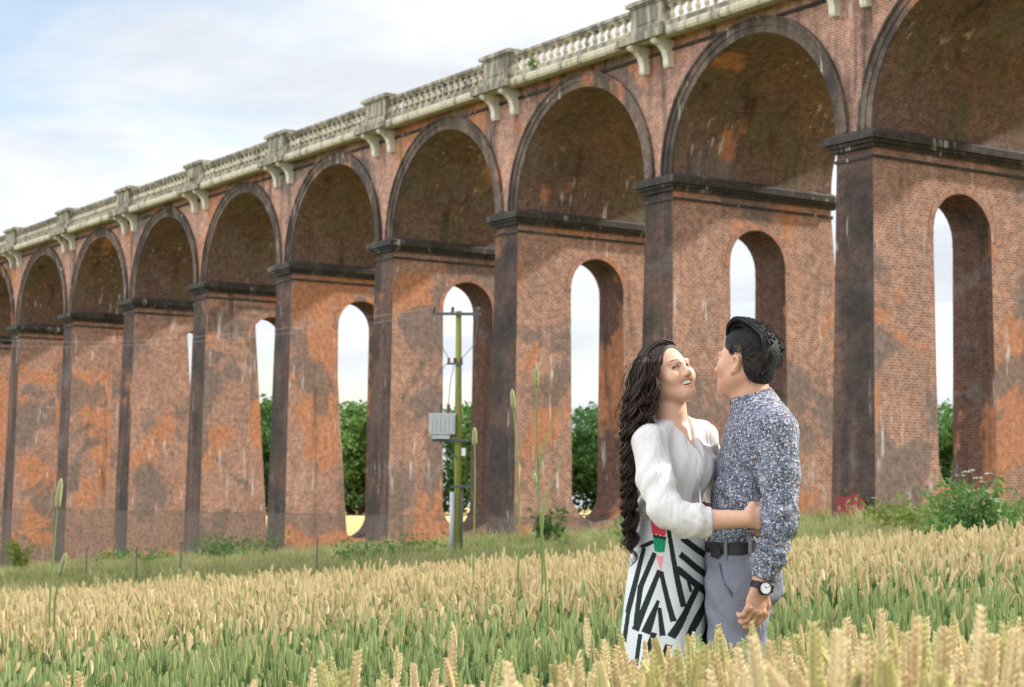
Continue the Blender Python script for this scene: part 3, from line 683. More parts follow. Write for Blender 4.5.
for i, (xo, xf) in enumerate(((-.88, 0), (.66, 1.4))):
    a = E0 + ER * xo + np.array([0, 0, PH + .12]); e = at(-60, 334 + 6 * i, 112.0); mb = MB()
    mb.tube([np.zeros(3)] + [(e - a) * q - np.array([0, 0, 3.2 * q * (1 - q)]) for q in np.linspace(.05, 1, 20)], .0045, 5)
    o = mb.build('overhead_wire', M_GALV, None, False, tuple(a)); tag(o, ['thin overhead wire from the left end of the pole crossarm', 'thin overhead wire from the right end of the pole crossarm'][i], 'wire')

# ------------------------------------------------------------------ stakes, marker, tall grass heads
def stake(px, D, h, lab, col=(.12, .12, .11)):
    p = on_ground(px, D); mb = MB(); mb.tube([(0, 0, -.2), (0.01, 0, h * .6), (0, 0, h)], [.022, .02, .018], 7); mb.lathe([(.03, 0), (.022, .03), (.005, .04)], 7, (0, 0, h))
    o = mb.build('fence_stake', M_STAKE, None, False, p); tag(o, lab, 'stake', 'fence stakes in the verge')
M_STAKE = plain('weathered_stake', (.10, .10, .09), .9, .3, 10)
for px, D, h, lab in ((88, 60, 1.15, 'thin dark fence stake, leftmost in the verge'), (138, 58, 1.1, 'thin dark fence stake, second from the left in the verge'), (182, 56, 1.15, 'thin dark fence stake, third from the left, under the bushy pier'), (318, 50, 1.0, 'thin dark fence stake standing nearest the utility pole')):
    stake(px, D, h, lab)
p = on_ground(533, 24); mk = empty('marker_post', p, math.atan2(ER[1], ER[0])); tag(mk, 'small white marker plate on a short stake in the verge grass', 'marker')
mb = MB(); mb.box(-.012, .012, -.012, .012, -.2, .46); mb.build('stake', M_STAKE, mk)
mb = MB(); mb.box(-.095, .095, -.03, -.013, .36, .53); mb.box(-.08, .08, -.034, -.03, .38, .51); mb.build('plate', M_WHITE, mk)
M_HEAD = leaf_mat('grass_seed_head', (.30, .33, .15), (.42, .42, .22), .25); M_TSTEM = leaf_mat('tall_grass_stem', (.20, .28, .09), (.27, .34, .13), .3)
def tall_grass(pts, D, head, lab, blades=1, gold=False):
    """pts: stem from tip to foot"""
    P3 = [at(a, b, D) for a, b in pts]; f = P3[-1].copy(); f[2] = gz(f[0], f[1]); root = empty('seeding_grass_stem', tuple(f)); tag(root, lab, 'tall grass', 'tall seeding grass stems in the wheat')
    L = [p - f for p in P3] + [np.array([0, 0, -.03])]; L = L[::-1]
    mb = MB(); mb.tube(L, np.linspace(.0062, .0038, len(L)) * D / 9, 6, 0, False)
    r = random.Random(len(lab))
    for i in range(blades):
        b = L[len(L) // 2 - i % 2]; s = (-1) ** i; mb2 = []
        for j in range(6):
            q = j / 5; c = b + ER * s * .05 * q * q * 3 + np.array([0, 0, .42 * q]); w_ = .007 * (1 - q) + .0005; mb2.append((c - ER * w_, c + ER * w_))
        for (l0, r0), (l1, r1) in zip(mb2[:-1], mb2[1:]): mb.poly([l0, r0, r1, l1])
    mb.build('stem', M_TSTEM, root, True)
    tip = L[-1]; d = L[-1] - L[-2]; d /= np.linalg.norm(d); mb = MB(); hl, hr = head
    rings = [0, .08, .25, .5, .75, .92, 1]; rad = [.3, .8, 1, 1, .9, .6, .15]
    mb.tube([tip - d * hl * (1 - q) for q in rings], [hr * v for v in rad], 9); o = mb.build('seed_head', M_HEAD, root, True)
    sub = o.modifiers.new('s', 'SUBSURF'); sub.levels = 2; sub.render_levels = 2
    tx = bpy.data.textures.get('fuzz') or bpy.data.textures.new('fuzz', 'CLOUDS'); tx.noise_scale = .006
    dm = o.modifiers.new('d', 'DISPLACE'); dm.texture = tx; dm.strength = hr * .7; dm.texture_coords = 'LOCAL'
tall_grass([(536, 366), (537, 420), (538, 480), (541, 530), (543, 590)], 9.2, (.105, .013), 'tallest seeding grass stem, standing in front of the pier left of the woman')
tall_grass([(512, 389), (516, 440), (519, 490), (519, 540), (518, 592)], 9.6, (.105, .014), 'seeding grass stem just left of the tallest one', 0)
tall_grass([(474.5, 427), (475, 480), (474, 530), (473, 590)], 9.8, (.10, .014), 'short seeding grass stem beside the utility pole', 0)
tall_grass([(534, 472), (538, 500), (542, 530), (546, 592)], 9.0, (.06, .010), 'low seeding grass stem leaning under the tallest one', 1)
tall_grass([(61, 478), (57, 510), (53, 560), (50, 600)], 9.5, (.16, .017), 'leaning green seeding grass stem in front of the left piers', 0)
tall_grass([(66, 552), (60, 575), (55, 600)], 8.5, (.11, .014), 'shortest yellow seeding grass stem at the far left of the wheat', 0)
# ------------------------------------------------------------------ people: bodies and clothes grown as smooth implicit surfaces
class Field:
    def __init__(s, lo, hi, h):
        s.h = h; s.lo = np.array(lo, float); s.n = np.ceil((np.array(hi) - s.lo) / h).astype(int) + 1
        s.d = np.full(s.n, 0.2, np.float32)
    def sub(s, lo, hi, pad):
        a = np.maximum(np.floor((np.array(lo) - pad - s.lo) / s.h).astype(int), 0); b = np.minimum(np.ceil((np.array(hi) + pad - s.lo) / s.h).astype(int) + 1, s.n)
        if np.any(b <= a): return None, None
        ax = [np.arange(a[i], b[i], dtype=np.float32) * s.h + s.lo[i] for i in range(3)]
        return (slice(a[0], b[0]), slice(a[1], b[1]), slice(a[2], b[2])), np.stack(np.meshgrid(*ax, indexing='ij'), -1).astype(np.float32)
    def comb(s, sl, e, k, sign):
        d = s.d[sl]
        if sign > 0:
            if k <= 0: s.d[sl] = np.minimum(d, e)
            else:
                hh = np.clip(.5 + .5 * (d - e) / k, 0, 1); s.d[sl] = d * (1 - hh) + e * hh - k * hh * (1 - hh)
        else:
            if k <= 0: s.d[sl] = np.maximum(d, -e)
            else:
                hh = np.clip(.5 - .5 * (d + e) / k, 0, 1); s.d[sl] = d * (1 - hh) - e * hh + k * hh * (1 - hh)
    def cone(s, a, b, ra, rb, k=0.02, sign=1, flat=None):
        a = np.array(a, float); b = np.array(b, float); r = max(ra, rb)
        sl, p = s.sub(np.minimum(a, b) - r, np.maximum(a, b) + r, k + .05)
        if sl is None: return
        ab = b - a; t = np.clip(((p - a) @ ab) / (ab @ ab + 1e-12), 0, 1)
        s.comb(sl, np.linalg.norm(p - a - t[..., None] * ab, axis=-1) - (ra + (rb - ra) * t), k, sign)
    def chain(s, pts, rad, k=0.02, sign=1):
        for i in range(len(pts) - 1): s.cone(pts[i], pts[i+1], rad[i], rad[i+1], k, sign)
    def ell(s, c, r, k=0.02, sign=1, M=None):
        c = np.array(c, float); r = np.array(r, float); R_ = r.max() if M is not None else r
        sl, p = s.sub(c - R_, c + R_, k + .05)
        if sl is None: return
        q = p - c
        if M is not None: q = q @ np.array(M)          # columns of M are the local axes
        k0 = np.linalg.norm(q / r, axis=-1); k1 = np.linalg.norm(q / (r * r), axis=-1) + 1e-9
        s.comb(sl, k0 * (k0 - 1) / k1, k, sign)
    def apply(s, fn, lo, hi):
        sl, p = s.sub(lo, hi, 0)
        if sl is not None: s.d[sl] = fn(s.d[sl], p)
    def mesh(s):
        d = s.d; d[0] = d[-1] = .1; d[:, 0] = d[:, -1] = .1; d[:, :, 0] = d[:, :, -1] = .1
        ins = d < 0; n = s.n
        c = np.zeros(n - 1, np.int8)
        for i in (0, 1):
            for j in (0, 1):
                for k in (0, 1): c += ins[i:n[0]-1+i, j:n[1]-1+j, k:n[2]-1+k]
        act = np.argwhere((c > 0) & (c < 8)); idx = np.full(n - 1, -1, np.int32); idx[tuple(act.T)] = np.arange(len(act))
        acc = np.zeros((len(act), 3)); cnt = np.zeros(len(act))
        off = np.array([(i, j, k) for i in (0, 1) for j in (0, 1) for k in (0, 1)])
        for a in range(8):
            for b in range(a + 1, 8):
                if np.abs(off[a] - off[b]).sum() != 1: continue
                da = d[tuple((act + off[a]).T)]; db = d[tuple((act + off[b]).T)]; m = (da < 0) != (db < 0)
                t = (da[m] / (da[m] - db[m]))[:, None]; acc[m] += off[a] + t * (off[b] - off[a]); cnt[m] += 1
        V = s.lo + s.h * (act + acc / cnt[:, None]); F = []
        for ax in range(3):
            e = [0, 0, 0]; e[ax] = 1; a = ins[:n[0]-e[0], :n[1]-e[1], :n[2]-e[2]]; b = ins[e[0]:, e[1]:, e[2]:]
            cr = np.argwhere(a != b); u, v = [(1, 2), (2, 0), (0, 1)][ax]
            cr = cr[(cr[:, u] > 0) & (cr[:, v] > 0) & (cr[:, u] < n[u]-1) & (cr[:, v] < n[v]-1)]
            g = lambda du, dv: idx[tuple((cr - np.eye(3, dtype=int)[u] * du - np.eye(3, dtype=int)[v] * dv).T)]
            q = np.stack([g(1, 1), g(0, 1), g(0, 0), g(1, 0)], 1); fl = ~a[tuple(cr.T)]; q[fl] = q[fl][:, ::-1]; F.append(q[(q >= 0).all(1)])
        return V, np.concatenate(F)
def fmesh(name, V, F, mats, parent=None, col=None, smooth=2, loc=None):
    if smooth:
        V = V.copy(); E = np.concatenate([F[:, [0, 1]], F[:, [1, 2]], F[:, [2, 3]], F[:, [3, 0]]])
        for _ in range(smooth):
            a = np.zeros_like(V); c = np.zeros(len(V))
            np.add.at(a, E[:, 0], V[E[:, 1]]); np.add.at(a, E[:, 1], V[E[:, 0]]); np.add.at(c, E[:, 0], 1); np.add.at(c, E[:, 1], 1)
            V = V * .5 + .5 * a / c[:, None]
    me = bpy.data.meshes.new(name); me.vertices.add(len(V)); me.vertices.foreach_set('co', V.astype(np.float32).ravel())
    me.loops.add(F.size); me.loops.foreach_set('vertex_index', F.astype(np.int32).ravel())
    me.polygons.add(len(F)); me.polygons.foreach_set('loop_start', np.arange(0, F.size, 4, dtype=np.int32)); me.polygons.foreach_set('loop_total', np.full(len(F), 4, np.int32))
    me.polygons.foreach_set('use_smooth', np.ones(len(F), bool)); me.update(calc_edges=True); me.validate()
    for m in mats: me.materials.append(m)
    if col is not None:
        at_ = me.color_attributes.new('tint', 'FLOAT_COLOR', 'POINT'); C = col(V); at_.data.foreach_set('color', np.concatenate([C, np.ones((len(C), 1))], 1).astype(np.float32).ravel())
    return link(name, me, parent, loc)
def smoothst(x, a, b): t = np.clip((x - a) / (b - a), 0, 1); return t * t * (3 - 2 * t)

ANG = math.atan2(ER[1], ER[0])
def frame(px, D):
    p = at(px, 560, D); base = np.array([p[0], p[1], gz(p[0], p[1])])
    def L(a, b, dy=0.0):   # photograph pixel + depth offset -> person-local metres (x right, y away, z up)
        q = at(a, b, D + dy) - base; return np.array([q @ ER, q @ EF, q[2]])
    return base, L
# --- materials
def skin_mat():
    m, t = mat('skin'); a = t.node('ShaderNodeVertexColor', layer_name='tint'); o_ = t.node('ShaderNodeTexCoord').outputs['Object']; n = t.noise(o_, 70, 5, .65); n2 = t.noise(o_, 22, 3)
    cc_ = t.mix(1.0, a.outputs[0], t.mix(n, (.86, .83, .82), (1.12, 1.13, 1.13)), 'MULTIPLY')
    t.put(t.p.inputs['Base Color'], t.mix(1.0, cc_, t.mix(n2, (1.06, .95, .92), (.97, 1.02, 1.03)), 'MULTIPLY'))
    bp_ = t.node('ShaderNodeBump', {'Strength': .25, 'Distance': .002, 'Height': t.noise(o_, 260, 3)}); t.l.new(bp_.outputs[0], t.p.inputs['Normal'])
    t.p.inputs['Roughness'].default_value = .45; t.p.inputs['Specular IOR Level'].default_value = .35
    t.p.inputs['Subsurface Weight'].default_value = .12; t.p.inputs['Subsurface Radius'].default_value = (.012, .005, .003); t.p.inputs['Subsurface Scale'].default_value = .6
    return m
M_SKIN = skin_mat()
def hair_mat(name, c1, c2, rough):
    m, t = mat(name); n = t.noise(t.node('ShaderNodeTexCoord').outputs['Object'], 45, 4)
    t.put(t.p.inputs['Base Color'], t.mix(n, c1, c2)); t.p.inputs['Roughness'].default_value = rough; t.p.inputs['Specular IOR Level'].default_value = .28
    return m
def matte(m): m.node_tree.nodes['Principled BSDF'].inputs['Specular IOR Level'].default_value = .10; return m
M_STRAND = hair_mat('loose_black_hair', (.006, .006, .007), (.030, .030, .033), .62)
def short_hair():
    m, t = mat('black_hair'); o = t.node('ShaderNodeTexCoord').outputs['Object']
    mp_ = t.node('ShaderNodeMapping', {'Vector': o}); mp_.inputs['Rotation'].default_value = (0, 0, math.radians(36)); mp_.inputs['Scale'].default_value = (22, 150, 110)
    n = t.noise(mp_.outputs[0], 1.0, 4, .6, .8); f = t.noise(o, 420, 3)
    c = t.mix(1.0, t.node('ShaderNodeVertexColor', layer_name='tint').outputs[0], t.mix(t.step(n, .35, .68), (.35, .35, .35), (1.7, 1.7, 1.8)), 'MULTIPLY')
    t.put(t.p.inputs['Base Color'], c); t.p.inputs['Roughness'].default_value = .55; t.p.inputs['Specular IOR Level'].default_value = .25
    bp = t.node('ShaderNodeBump', {'Strength': .9, 'Distance': .006, 'Height': t.math('ADD', n, t.math('MULTIPLY', f, .35))}); t.l.new(bp.outputs[0], t.p.inputs['Normal'])
    return m
M_HAIRM = short_hair()
M_HAIRW = hair_mat('dark_brown_hair', (.010, .006, .005), (.045, .023, .015), .50)
def fabric(name, c, rough=.85, weave=900, tint=False, sheer=0.0, wr=0.0, fold=(1.3, 1.3, .8)):
    m, t = mat(name); o = t.node('ShaderNodeTexCoord').outputs['Object']; n = t.noise(o, 9, 4); f = t.noise(o, weave, 2)
    if tint: base = t.node('ShaderNodeVertexColor', layer_name='tint').outputs[0]
    else: base = t.mix(n, tuple(x * .93 for x in c), tuple(min(.92, x * 1.06) for x in c))
    col = t.mix(1.0, base, t.mix(f, (.88, .88, .88), (1.1, 1.1, 1.1)), 'MULTIPLY')
    t.put(t.p.inputs['Base Color'], col); t.p.inputs['Roughness'].default_value = rough; t.p.inputs['Specular IOR Level'].default_value = .15
    if wr:
        wv = t.noise(t.vmath('MULTIPLY', o, fold), 12, 4, .5, 1.2)
        bp = t.node('ShaderNodeBump', {'Strength': wr, 'Distance': .03, 'Height': wv}); t.l.new(bp.outputs[0], t.p.inputs['Normal'])
    if sheer:
        tr = t.node('ShaderNodeBsdfTranslucent', {'Color': col}); mx = t.node('ShaderNodeMixShader', {0: sheer})
        t.l.new(t.p.outputs[0], mx.inputs[1]); t.l.new(tr.outputs[0], mx.inputs[2]); t.l.new(mx.outputs[0], t.o.inputs[0])
    return m
M_BLOUSE = fabric('white_blouse_cotton', (.86, .86, .87), sheer=.34, wr=.42, fold=(2.6, 2.0, .55))
M_TROUS = fabric('grey_chino', (.20, .207, .255), wr=.5)
M_BELT = plain('dark_leather', (.025, .026, .028), .5, .2, 40)
M_SHOE = plain('brown_leather', (.07, .04, .025), .5)
M_SKIRT = fabric('printed_skirt', (1, 1, 1), tint=True, wr=.12)
M_BLACK = plain('black_rubber', (.012, .012, .013), .45); M_DIAL = plain('white_dial', (.75, .76, .76), .3, .02); M_STEEL = plain('polished_steel', (.6, .6, .62), .25, metal=1.0)
M_TEETH = plain('tooth_enamel', (.82, .80, .76), .25, .03); M_EYE = plain('dark_iris', (.012, .008, .006), .1, spec=.6); M_PEARL = plain('pearl', (.8, .78, .75), .25)
def floral():
    m, t = mat('floral_shirt_cotton'); o = t.node('ShaderNodeTexCoord').outputs['Object']
    v = t.node('ShaderNodeTexVoronoi', {'Vector': o, 'Scale': 215.0}); v2 = t.node('ShaderNodeTexVoronoi', {'Vector': t.vmath('ADD', o, (3, 1, 2)), 'Scale': 100.0})
    r = t.node('ShaderNodeSeparateColor', {0: v.outputs['Color']}); r2 = t.node('ShaderNodeSeparateColor', {0: v2.outputs['Color']})
    col = t.mix(t.step(r.outputs[0], .30, .34), (.06, .065, .095), (.15, .16, .205))
    col = t.mix(t.step(r.outputs[0], .50, .54), col, (.21, .225, .285)); col = t.mix(t.step(r.outputs[0], .84, .88), col, (.46, .47, .52))
    col = t.mix(t.step(r.outputs[1], .88, .90), col, (.15, .08, .085)); col = t.mix(t.step(r.outputs[2], .90, .92), col, (.13, .19, .24))
    fl = t.math('MULTIPLY', t.step(r2.outputs[0], .74, .76), t.math('SUBTRACT', 1.0, t.step(v2.outputs['Distance'], .26, .34)))
    col = t.mix(fl, col, t.mix(r2.outputs[1], (.62, .62, .66), (.42, .45, .54)))
    ctr = t.math('MULTIPLY', fl, t.math('SUBTRACT', 1.0, t.step(v2.outputs['Distance'], .10, .14))); col = t.mix(ctr, col, (.07, .06, .09))
    t.put(t.p.inputs['Base Color'], col); t.p.inputs['Roughness'].default_value = .8; t.p.inputs['Specular IOR Level'].default_value = .15
    wv = t.noise(o, 13, 4, .6, 1.2); bp = t.node('ShaderNodeBump', {'Strength': .3, 'Distance': .03, 'Height': wv}); t.l.new(bp.outputs[0], t.p.inputs['Normal'])
    return m
M_FLORAL = floral()

def unit(v): v = np.array(v, float); return v / np.linalg.norm(v)
class Head:
    """head frame: x to the head's own left, y forward, z up, origin midway between the ears at eye height"""
    def __init__(s, c, f, l, sc=1.0):
        s.sc = sc; s.c = np.array(c, float); s.f = unit(f); l = np.array(l, float); s.l = unit(l - (l @ s.f) * s.f); s.u = np.cross(s.f, s.l)
        if s.u[2] < 0: s.u = -s.u
        s.M = np.stack([s.l, s.f, s.u], 1)
    def P(s, x, y, z): return s.c + s.sc * (s.M @ np.array([x, y, z], float))
    def inv(s, V): return (V - s.c) @ s.M / s.sc
def head_field(F, H, female, smile):
    E = lambda c, r, k=.02, sign=1: F.ell(H.P(*c), np.array(r) * H.sc, k, sign, H.M)
    C = lambda a, b, ra, rb, k=.012, sign=1: F.cone(H.P(*a), H.P(*b), ra * H.sc, rb * H.sc, k, sign)
    g = .96 if female else 1.0
    E((0, -.018, .032), (.073 * g, .092 * g, .080)); E((0, .030, -.02), (.064 * g, .058, .072), .03)
    E((0, .030, -.062), (.053 * g, .052, .042), .03); C((0, .066, -.098), (0, .070, -.092), .017, .017, .025)
    for s in (-1, 1):
        E((s * .040, .056, -.026), (.024, .022, .022), .02)
        C((s * .050, -.005, -.055), (s * .018, .062, -.098), .018, .014, .03)
        E((s * .031, .092, .000), (.017, .015, .012), .012, -1); E((s * .031, .0745, -.001), (.0145, .0125, .0105), .006)
        C((s * .014, .090, .019), (s * .044, .074, .021), .007, .006, .014)
        E((s * .010, .097, -.036), (.008, .009, .007), .007)
        # ear
        E((s * .073 * g, -.006, -.014), (.010, .018, .030), .008); E((s * .084 * g, -.002, -.010), (.011, .010, .016), .004, -1); C((s * .080 * g, -.018, -.002), (s * .082 * g, -.016, -.024), .0045, .004, .004); C((s * .080 * g, -.014, .008), (s * .077 * g, .006, .010), .0045, .0035, .004); C((s * .080 * g, -.018, -.002), (s * .080 * g, -.014, .008), .0045, .0045, .004); C((s * .076 * g, .000, -.040), (s * .076 * g, .002, -.044), .008, .007, .006)
    C((0, .085, .010), (0, .1005, -.028), .0075, .0098, .012); E((0, .1015, -.030), (.0098, .009, .0075), .008)
    if smile:
        E((0, .090, -.0625), (.033, .022, .0125), .004, -1)
        for s in (-1, 1):
            C((s * .034, .070, -.0545), (s * .019, .083, -.0500), .0030, .0038, .004); C((s * .019, .083, -.0500), (0, .0895, -.0500), .0038, .0044, .004)
            C((s * .034, .070, -.0555), (s * .022, .079, -.0705), .0030, .0050, .004); C((s * .022, .079, -.0705), (0, .0855, -.0775), .0050, .0062, .004)
        for s in (-1, 1): E((s * .037, .064, -.038), (.018, .016, .016), .02)
    else:
        C((-.020, .082, -.061), (0, .091, -.059), .005, .0065, .006); C((.020, .082, -.061), (0, .091, -.059), .005, .0065, .006)
        C((-.019, .081, -.068), (0, .090, -.070), .005, .0075, .006); C((.019, .081, -.068), (0, .090, -.070), .005, .0075, .006)
def face_tint(H, V, base, female, smile):
    p = H.inv(V); C = np.tile(np.array(base), (len(V), 1)).astype(float); head = (np.abs(p) < .16).all(1) & (p[:, 2] > -.13)
    ax = np.abs(p[:, 0]); fr = head & (p[:, 1] > .05)
    def blend(w, c): w = (w * head)[:, None]; return C * (1 - w) + np.array(c) * w
    red = np.exp(-(((ax - .042) / .018)**2 + ((p[:, 2] + .03) / .018)**2)) * fr; C = blend(red * .35, (base[0] * 1.05, base[1] * .72, base[2] * .66))
    bz = .022 + .005 * np.cos((ax - .03) * 60) - (0.004 if female else 0) * 0; bt = (.0034 if female else .0042)
    br = np.clip(1.5 - np.abs(p[:, 2] - bz) / bt, 0, 1) * smoothst(ax, .012, .017) * (1 - smoothst(ax, .044, .050)) * fr; C = blend(br * .88, (.02, .015, .012))
    ez = -.001 - .10 * 0 + (.003 if smile else 0) * np.cos((ax - .031) * 90)
    ey = np.clip(1.6 - np.abs(p[:, 2] - ez) / (.0040 if female else .0042), 0, 1) * (1 - smoothst(np.abs(ax - .031), .013, .0165)) * fr; C = blend(ey, (.012, .008, .007))
    if smile:
        zl = p[:, 2] + .0575 - 5.0 * p[:, 0]**2
        rr = np.hypot(p[:, 0] / .035, np.where(zl > 0, zl / .0105, zl / .0255)); lp = np.clip((1.12 - rr) / .12, 0, 1) * fr * (p[:, 1] > .06); C = blend(lp * .55, (base[0] * .80, base[1] * .45, base[2] * .45))
        mo = np.clip((.80 - rr) / .1, 0, 1) * fr * (p[:, 1] < .078); C = blend(mo * .9, (.12, .03, .03))
    else:
        lp = (ax < .024) & (np.abs(p[:, 2] + .064) < .009 * (1 - (ax / .026)**2)) & fr & (p[:, 1] > .07); C = blend(lp * .6, (.30, .12, .10))
        sh = fr & (p[:, 2] < -.045); C = blend(sh * .06, (.1, .09, .09))
    nos = np.exp(-(((ax - .007) / .004)**2 + ((p[:, 2] + .042) / .003)**2)) * fr * (p[:, 1] > .09); C = blend(nos * .7, (.06, .02, .015))
    return C
def hand(F, w, d, n, size, curl, side=1, thumb_in=.6):
    """w wrist, d along the hand, n out of the back of the hand; side=+1 puts the thumb on cross(d, n)"""
    d = unit(d); n = unit(np.array(n, float) - (np.array(n, float) @ d) * d); t = np.cross(d, n) * side; w = np.array(w, float)
    F.ell(w + d * .050 * size, (.043 * size, .040 * size, .016 * size), .012, 1, np.stack([d, t, n], 1))
    F.ell(w + d * .018 * size, (.028 * size, .029 * size, .018 * size), .012, 1, np.stack([d, t, n], 1))
    for i, (off, ln) in enumerate(((.030, .072), (.010, .080), (-.010, .075), (-.029, .058))):
        p = w + d * (.082 - abs(off - .005) * .25) * size + t * off * size; a = curl * (.55 + .10 * i); segs = [p]; ang = a
        for s_ in (.46, .30, .24):
            dd = d * math.cos(ang) - n * math.sin(ang) + t * off * .8; p = p + unit(dd) * ln * s_ * size; segs.append(p); ang += a * 1.1
        F.chain(segs, [.0098 * size, .0088 * size, .0082 * size, .0068 * size], .0035)
        F.ell(segs[0] + n * .004 * size, (.011 * size,) * 3, .006)
    b = w + d * .022 * size + t * .026 * size; q1 = b + unit(d * .75 + t * .65 - n * .25) * .036 * size; q2 = q1 + unit(d * .95 + t * .15 * (1 - thumb_in) - n * .35 * thumb_in) * .030 * size; q3 = q2 + unit(d * .95 - t * .15 - n * .4 * thumb_in) * .022 * size
    F.chain([b, q1, q2, q3], [.015 * size, .0115 * size, .0105 * size, .0085 * size], .008)
def ring_loft(rings, nth, name, mats, parent, tint=None, seam=0):
    """rings: (centre xyz, rx, ry, fold amplitude, fold phase)"""
    V = []
    for c, rx, ry, am, ph in rings:
        for j in range(nth):
            q = 2 * math.pi * j / nth; f = 1 + am * math.sin(9 * q + ph) + am * .7 * math.sin(5 * q + 1.7 * ph + 1)
            V.append((c[0] + rx * f * math.cos(q), c[1] + ry * f * math.sin(q), c[2]))
    V = np.array(V); n = len(rings)
    i = np.repeat(np.arange(n - 1), nth); j = np.tile(np.arange(nth), n - 1); k = (j + 1) % nth
    F = np.stack([i * nth + j, (i + 1) * nth + j, (i + 1) * nth + k, i * nth + k], 1)[:, ::-1]
    return fmesh(name, V, F, mats, parent, tint, 0)

# =============================== the man
mb_, L = frame(742, MAN_D)
SK_M = (.55, .31, .21)
Hm = Head(L(745.5, 362, .0), (-.80, .59, .08), (-.59, -.80, .05), .95)
gzl = 0.0
F = Field((-.24, -.36, -.02), (.21, .34, 1.80), .0031)
F.chain([L(752, 400, .0), L(757, 425, .0)], [.058, .066], .03); F.cone(Hm.P(0, -.015, -.05), L(754, 408, 0), .054, .060, .03)
F.ell(L(757, 455, 0), (.098, .165, .15), .05); F.ell(L(745, 510, 0), (.088, .145, .16), .05); F.ell(L(740, 572, 0), (.075, .13, .10), .05)
for s in (-1, 1):
    F.chain([L(739, 592, s * .085), L(739, 715, s * .095), np.array([.0, s * .10, .07])], [.062, .048, .038], .03)
    F.chain([np.array([.02, s * .10, .05]), np.array([-.14, s * .11, .03])], [.04, .032], .02)
    F.cone(L(765, 425, s * .05), L(777, 434, s * .165), .06, .052, .04)
WR = L(760.5, 584, -.245)
F.chain([L(777, 434, -.165), L(780, 520, -.225), WR], [.05, .042, .029], .03)
F.chain([L(770, 434, .165), L(765, 505, .26), L(715, 512, .21)], [.05, .042, .029], .03)
head_field(F, Hm, False, False)
hand(F, WR + np.array([-.004, 0, -.008]), L(755, 616, -.255) - WR, (.50, -.84, .1), .95, .72, -1, .6)
hand(F, L(715, 512, .21), (-.9, -.3, -.1), (-.3, .9, .1), .98, .4)
V, Fc = F.mesh()
man = fmesh('person', V, Fc, [M_SKIN], None, lambda v: face_tint(Hm, v, SK_M, False, False), 1, tuple(mb_))
man.rotation_euler = (0, 0, ANG)
tag(man, 'man with black quiff, floral shirt and grey trousers, looking at the woman', 'person')
# shirt
F = Field((-.30, -.46, .60), (.30, .40, 1.66), .0042)
F.ell(L(757, 452, 0), (.114, .182, .155), .05); F.ell(L(769, 440, .0), (.080, .165, .10), .05); F.ell(L(742, 503, 0), (.094, .158, .15), .05); F.ell(L(734, 541, 0), (.083, .155, .07), .04)
F.cone(L(762, 418, -.06), L(775, 430, -.165), .072, .066, .05); F.cone(L(757, 418, .06), L(764, 430, .165), .072, .066, .05)
F.chain([L(776, 432, -.175), L(780, 475, -.205), L(779.5, 522, -.235), L(771, 556, -.245), L(762.5, 580, -.247)], [.068, .059, .053, .045, .037], .018)
F.chain([L(764, 432, .175), L(762, 505, .26), L(720, 511, .212)], [.066, .054, .038], .018)
F.cone(L(751, 404, 0), L(757, 418, 0), .066, .074, .03)
def wr_shirt(d, p):
    e, wq = L(779, 525, -.235), L(763, 582, -.245); ax = unit(wq - e); s = (p - e) @ ax
    wgt = smoothst(s, -.10, -.02) * (1 - smoothst(s, .13, .17)) * (p[..., 1] < -.12) * (p[..., 0] > .02)
    w1 = np.sin(s * 125 + 2.2 * np.sin((p[..., 0] + p[..., 1]) * 36) + 1.5 * np.sin(p[..., 2] * 31)) * (.55 + .45 * np.sin((p[..., 0] - p[..., 1]) * 40 + s * 20)); o = d - .0058 * wgt * w1
    # long pulls across the waist and back
    q = np.sin((p[..., 2] * 1.0 + p[..., 0] * 1.1) * 75 + 3 * np.sin(p[..., 1] * 18)); wt = smoothst(-p[..., 2], -1.28, -1.12) * (1 - smoothst(-p[..., 2], -1.03, -.99)) * (p[..., 0] < .08)
    return o - .0045 * wt * q
F.apply(wr_shirt, (-.30, -.46, .60), (.30, .40, 1.62))
# hollow where the neck and cuffs come out, cut level at the hem
F.cone(Hm.P(0, -.012, -.10), L(751.5, 403, 0), .060, .058, .004, -1)
hemz = L(734, 548, 0)[2]
F.apply(lambda d, p: np.where((p[..., 1] > -.165) & (p[..., 1] < .17) & (p[..., 0] < .09), np.maximum(d, hemz - p[..., 2]), d), (-.30, -.46, .60), (.30, .40, 1.2))
ca = unit(L(760.5, 586, -.247) - L(771, 556, -.245)); cp = L(762.5, 579, -.247)
F.apply(lambda d, p: np.where((p[..., 1] < -.17) & (p[..., 2] < cp[2] + .1), np.maximum(d, (p - cp) @ ca), d), (-.30, -.46, .60), (.30, .40, 1.2))
V, Fc = F.mesh(); shirt = fmesh('shirt', V, Fc, [M_FLORAL], man, None, 1)
